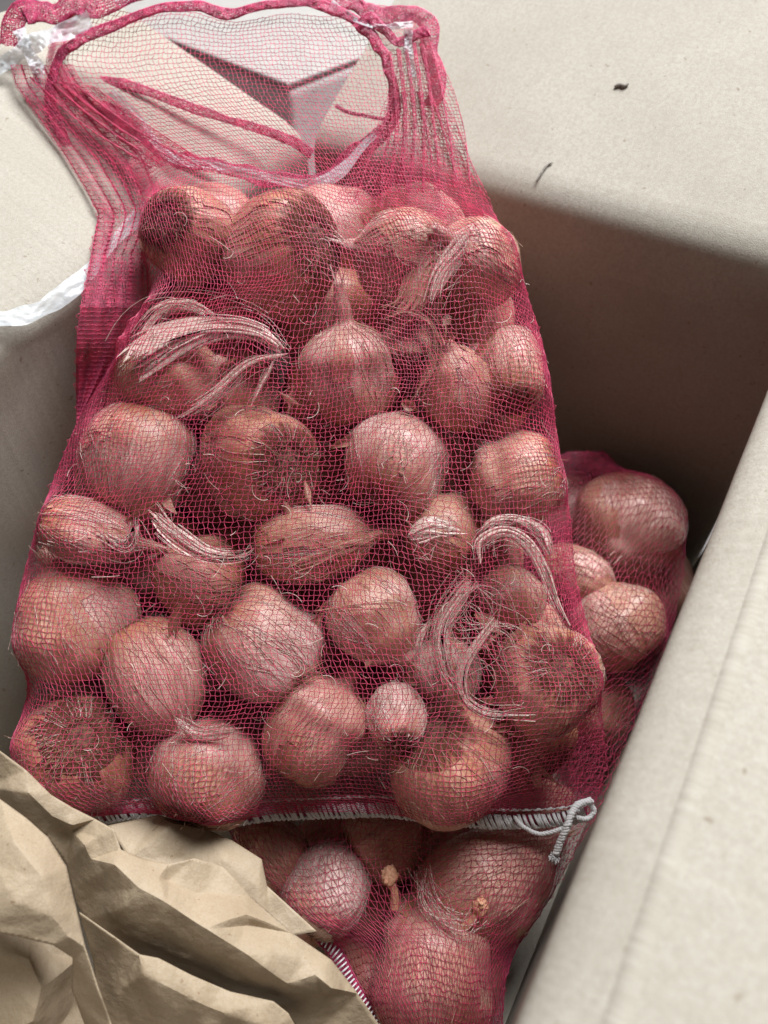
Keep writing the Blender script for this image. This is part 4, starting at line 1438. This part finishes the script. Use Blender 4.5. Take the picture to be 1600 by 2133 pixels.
# ---- wisps of dry root fibre caught in the front net
G = Geo()
k = 340
wx, wy = RNG.uniform(120, 1180, k), RNG.uniform(480, 1640, k)
uvw0 = F1.uvw(F1.at(wx, wy, -0.002))
ang = RNG.uniform(0, 2 * np.pi, k); ln = RNG.uniform(0.003, 0.013, k)
tt = np.linspace(-0.5, 0.5, 9)
cu = RNG.normal(0, 0.9, k)
th_ = ang[:, None] + cu[:, None] * tt[None, :] * 2
du_ = np.cumsum(np.cos(th_), 1) / 9 * ln[:, None]; dv_ = np.cumsum(np.sin(th_), 1) / 9 * ln[:, None]
U_ = uvw0[:, 0:1] + du_; V_ = uvw0[:, 1:2] + dv_
Wm = mem1.sample(U_, V_) + RNG.uniform(-0.0012, 0.0012, (k, 1)) + 0.0022 * RNG.uniform(0, 1, (k, 1)) * (tt + 0.5)[None, :] ** 2
Wm = Wm - 0.010 * (RNG.uniform(0, 1, (k, 1)) < 0.55)
okm = Wm.min(1) > -0.035
G.tubes(F1.xyz(U_, V_, Wm)[okm] - O1, 0.00012, 3)
wf = G.build('loose_root_fibres', M['husk'])
wf.location = O1
tag(wf, 'fine pale root fibres caught all over the red net', 'plant fibres', kind='stuff')


G = Geo()
k = 110
tu = np.linspace(-1, 1, 6)
for _ in range(k):
    px_, py_ = RNG.uniform(140, 1180), RNG.uniform(480, 1650)
    if px_ < chain(L1, py_) + 60 or px_ > chain(R1, py_) - 60:
        continue
    q0 = F1.uvw(F1.at(px_, py_, -0.012))
    top = mem1.sample(q0[0:1], q0[1:2])[0]
    wq = min(top - 0.004, -0.006) - RNG.uniform(0, 0.016)
    a_ = RNG.uniform(0, 2 * np.pi); la, lb = RNG.uniform(0.003, 0.009), RNG.uniform(0.001, 0.0035)
    e1 = math.cos(a_) * F1.u + math.sin(a_) * F1.v + RNG.normal(0, 0.25) * F1.w
    e2 = unit(np.cross(e1, F1.w + RNG.normal(0, 0.4, 3)))
    cc = RNG.uniform(-0.5, 0.9)
    rag = RNG.uniform(0.6, 1.1, (6, 6)) * (1 - 0.85 * np.abs(tu[:, None] + RNG.uniform(-0.3, 0.3)).clip(0, 1) ** 1.5)
    Q = F1.xyz(q0[0], q0[1], wq) + (e1 * la * tu[:, None, None]) + e2 * lb * (tu[None, :, None] * rag[..., None]) + F1.w * (cc * lb * (tu[None, :, None] ** 2) + 0.15 * la * np.sin(tu[:, None, None] * 2 + cc))
    G.grid(Q - O1)
hs = G.build('loose_husk_scraps', M['huskbrown'])
hs.location = O1
tag(hs, 'torn brown papery husk scraps lying in the gaps between the bulbs', 'husk scraps', kind='stuff')


# ------------------------------------------------------------------ kraft paper
paper = empty('kraft_paper', at_depth(200, 2000, 0.30).tolist(), 'crumpled brown kraft packing paper in the lower left corner', 'packing paper')
OP = np.array(paper.location)


def paper_sheet(name, pts, seed, cuts=7, amp=0.0016, smooth=4, outline=None):
    """pts: (px, py, depth) control points of a creased sheet; triangulated, subdivided, crumpled"""
    P = np.array(pts, float)
    res = delaunay_2d_cdt([Vector((x, y)) for x, y, _ in P], [], [list(range(outline))] if outline else [], 1 if outline else 0, 1e-3)
    vs = [Vector(at_depth(np.array(x), np.array(y), np.array(d)).tolist()) for (x, y, d) in P]
    bm = bmesh.new()
    bv = [bm.verts.new(v) for v in vs]
    for f in res[2]:
        try:
            ids = [res[3][i][0] for i in f]
            bm.faces.new([bv[i] for i in ids])
        except Exception:
            pass
    bmesh.ops.delete(bm, geom=[v for v in bm.verts if not v.link_faces], context='VERTS')
    bmesh.ops.triangulate(bm, faces=bm.faces[:])
    for _ in range(4):
        bmesh.ops.subdivide_edges(bm, edges=[e for e in bm.edges if e.calc_length() > 0.0014], cuts=1, use_grid_fill=True)
        bmesh.ops.triangulate(bm, faces=bm.faces[:])
        bmesh.ops.smooth_vert(bm, verts=[v for v in bm.verts if not v.is_boundary], factor=0.14, use_axis_x=True, use_axis_y=True, use_axis_z=True)
    bm.normal_update()
    co = np.array([v.co[:] for v in bm.verts])
    n = -np.array(unit(co - CAM))
    # sharp creases: triangle waves along warped straight lines, in a few directions
    rg = np.random.default_rng(seed)
    wp = np.stack([vnoise(co * 22 + seed + k_ * 9, seed + k_) for k_ in range(3)], -1)
    d = 0.9 * amp * vnoise(co * 28 + seed, seed + 9)
    for fq, wt in ((20, 1.5), (27, 1.2), (45, 0.8), (62, 0.6), (95, 0.4), (150, 0.2)):
        dv = unit(rg.normal(0, 1, 3))
        ph = co @ dv * fq + (wp @ rg.normal(0, 0.6, 3)) + rg.uniform(0, 1)
        tri = np.abs(ph - np.floor(ph + 0.5)) * 2
        msk = np.clip(0.5 + 1.2 * vnoise(co * 24 + seed * 3 + fq, seed + fq), 0, 1)
        d = d - wt * amp * tri * msk
    d = d + 0.08 * amp * vnoise(co * 400, seed + 2)
    co = co + n * d[:, None]
    for v, c in zip(bm.verts, co):
        v.co = Vector((c - OP).tolist())
    me = bpy.data.meshes.new(name)
    bm.to_mesh(me); bm.free()
    me.polygons.foreach_set("use_smooth", np.ones(len(me.polygons), dtype=bool))
    me.set_sharp_from_angle(angle=math.radians(36))
    me.materials.append(M['kraft'])
    o = bpy.data.objects.new(name, me); COL.objects.link(o); o.parent = paper
    so = o.modifiers.new('thickness', 'SOLIDIFY'); so.thickness = 0.0003; so.offset = 0
    return o


# the flat piece behind, under the seam
paper_sheet('rear_sheet', [(225, 1720, .302), (330, 1698, .308), (430, 1728, .306), (485, 1752, .303), (545, 1790, .300), (556, 1845, .297), (660, 1940, .292), (560, 1960, .288), (400, 1870, .290), (270, 1790, .292),
                           (360, 1712, .300), (470, 1790, .296), (380, 1790, .299), (540, 1850, .292)], 51, outline=10)
# main crumpled body
paper_sheet('main_fold', [(-40, 1535, .262), (10, 1572, .262), (55, 1605, .262), (105, 1655, .263), (150, 1682, .264), (198, 1706, .266), (238, 1728, .264), (252, 1770, .262), (300, 1790, .262), (352, 1800, .264), (405, 1788, .268),
                          (465, 1806, .270), (522, 1868, .268), (610, 1945, .266), (690, 2000, .266), (745, 2070, .268), (800, 2150, .27), (640, 2160, .268), (575, 2095, .266), (480, 2072, .268), (400, 2042, .268), (320, 2004, .268),
                          (260, 1980, .268), (180, 1915, .268), (160, 1880, .27), (140, 1800, .268), (95, 1738, .266), (40, 1692, .264), (-40, 1640, .264),
                          # interior ridges and valleys
                          (60, 1650, .258), (110, 1700, .261), (150, 1730, .268), (178, 1760, .259), (150, 1720, .262), (200, 1745, .262), (165, 1840, .266), (190, 1790, .260), (205, 1860, .264),
                          (190, 1830, .262), (240, 1800, .255), (290, 1850, .251), (350, 1880, .250), (430, 1935, .249), (520, 1990, .250), (600, 2050, .253), (330, 1830, .258), (400, 1860, .262), (350, 1835, .264),
                          (515, 1905, .259), (520, 1925, .262), (560, 1980, .255), (640, 2000, .259), (655, 2030, .256), (680, 2070, .262), (690, 2060, .257), (230, 1900, .259), (260, 1950, .260), (330, 1975, .259), (420, 2010, .258),
                          (260, 1890, .254), (500, 2050, .259)], 52, outline=29, amp=0.0020)
# lower fold that overlaps the main one
paper_sheet('lower_fold', [(165, 1900, .256), (200, 1925, .251), (250, 1960, .249), (290, 1988, .250), (330, 1996, .250), (400, 2032, .251), (480, 2066, .252), (570, 2086, .254), (600, 2110, .256), (640, 2180, .26), (400, 2200, .262), (210, 2190, .262),
                           (195, 2000, .258), (300, 2030, .246), (380, 2070, .247), (470, 2110, .247), (330, 2100, .251), (250, 2060, .254), (560, 2140, .252), (270, 2140, .259)], 53, outline=13, amp=0.0016)
# left roll nearest to the lens
paper_sheet('left_roll', [(-60, 1610, .262), (0, 1665, .256), (55, 1705, .252), (100, 1745, .250), (138, 1805, .248), (158, 1890, .246), (178, 1975, .244), (205, 2060, .242), (245, 2170, .244), (190, 2170, .252), (150, 2060, .252), (152, 1995, .247), (110, 1968, .238), (0, 1942, .234), (-60, 1925, .234),
                          (30, 1760, .240), (90, 1830, .238), (40, 1880, .233), (110, 1910, .236), (-20, 1800, .238), (140, 1950, .239)], 54, outline=15, amp=0.0010)
# lit inside below it
paper_sheet('inner_fold', [(-60, 1900, .262), (60, 1930, .262), (120, 1960, .264), (170, 1990, .268), (200, 2080, .272), (240, 2190, .274), (-60, 2200, .25), (60, 2000, .250), (85, 2060, .247), (110, 1990, .262), (70, 2130, .246), (100, 2160, .260), (10, 1980, .254), (150, 2100, .270)], 55, outline=7, amp=0.0014)

# ------------------------------------------------------------------ flecks on the flap
def on_back_flap(px, py, lift):
    t = math.radians(27)
    p0 = A_ - EC * 0.024 + np.array([0, 0, RIM + 0.004 + 0.012 * math.tan(t)])
    n = unit(np.cross(EB, -EC * math.cos(t) + np.array([0, 0, math.sin(t)])))
    if n[2] < 0: n = -n
    r = ray(px, py)
    return CAM + (((p0 + n * lift - CAM) @ n) / (r @ n))[..., None] * r


def fleck(name, pts, r, label):
    c = crom(pts, 12)
    Q = on_back_flap(c[:, 0], c[:, 1], 0.0050)
    o0 = Q[0]
    G = Geo(); G.tubes((Q - o0)[None], (r * np.array([.4, .8, 1, 1.1, .9, 1, 1.2, 1, .8, .9, .7, .3]))[None], 6)
    o = G.build(name, M['speck']); o.location = o0
    tag(o, label, 'plant debris')


fleck('dry_fleck', [(1280, 180), (1292, 176), (1300, 179), (1310, 174)], 0.0010, 'dark scrap of dry plant on the back flap, upper right')
fleck('dry_stalk', [(1116, 378), (1128, 360), (1140, 344), (1152, 338)], 0.0006, 'thin hooked dry stalk near the fold of the back flap')
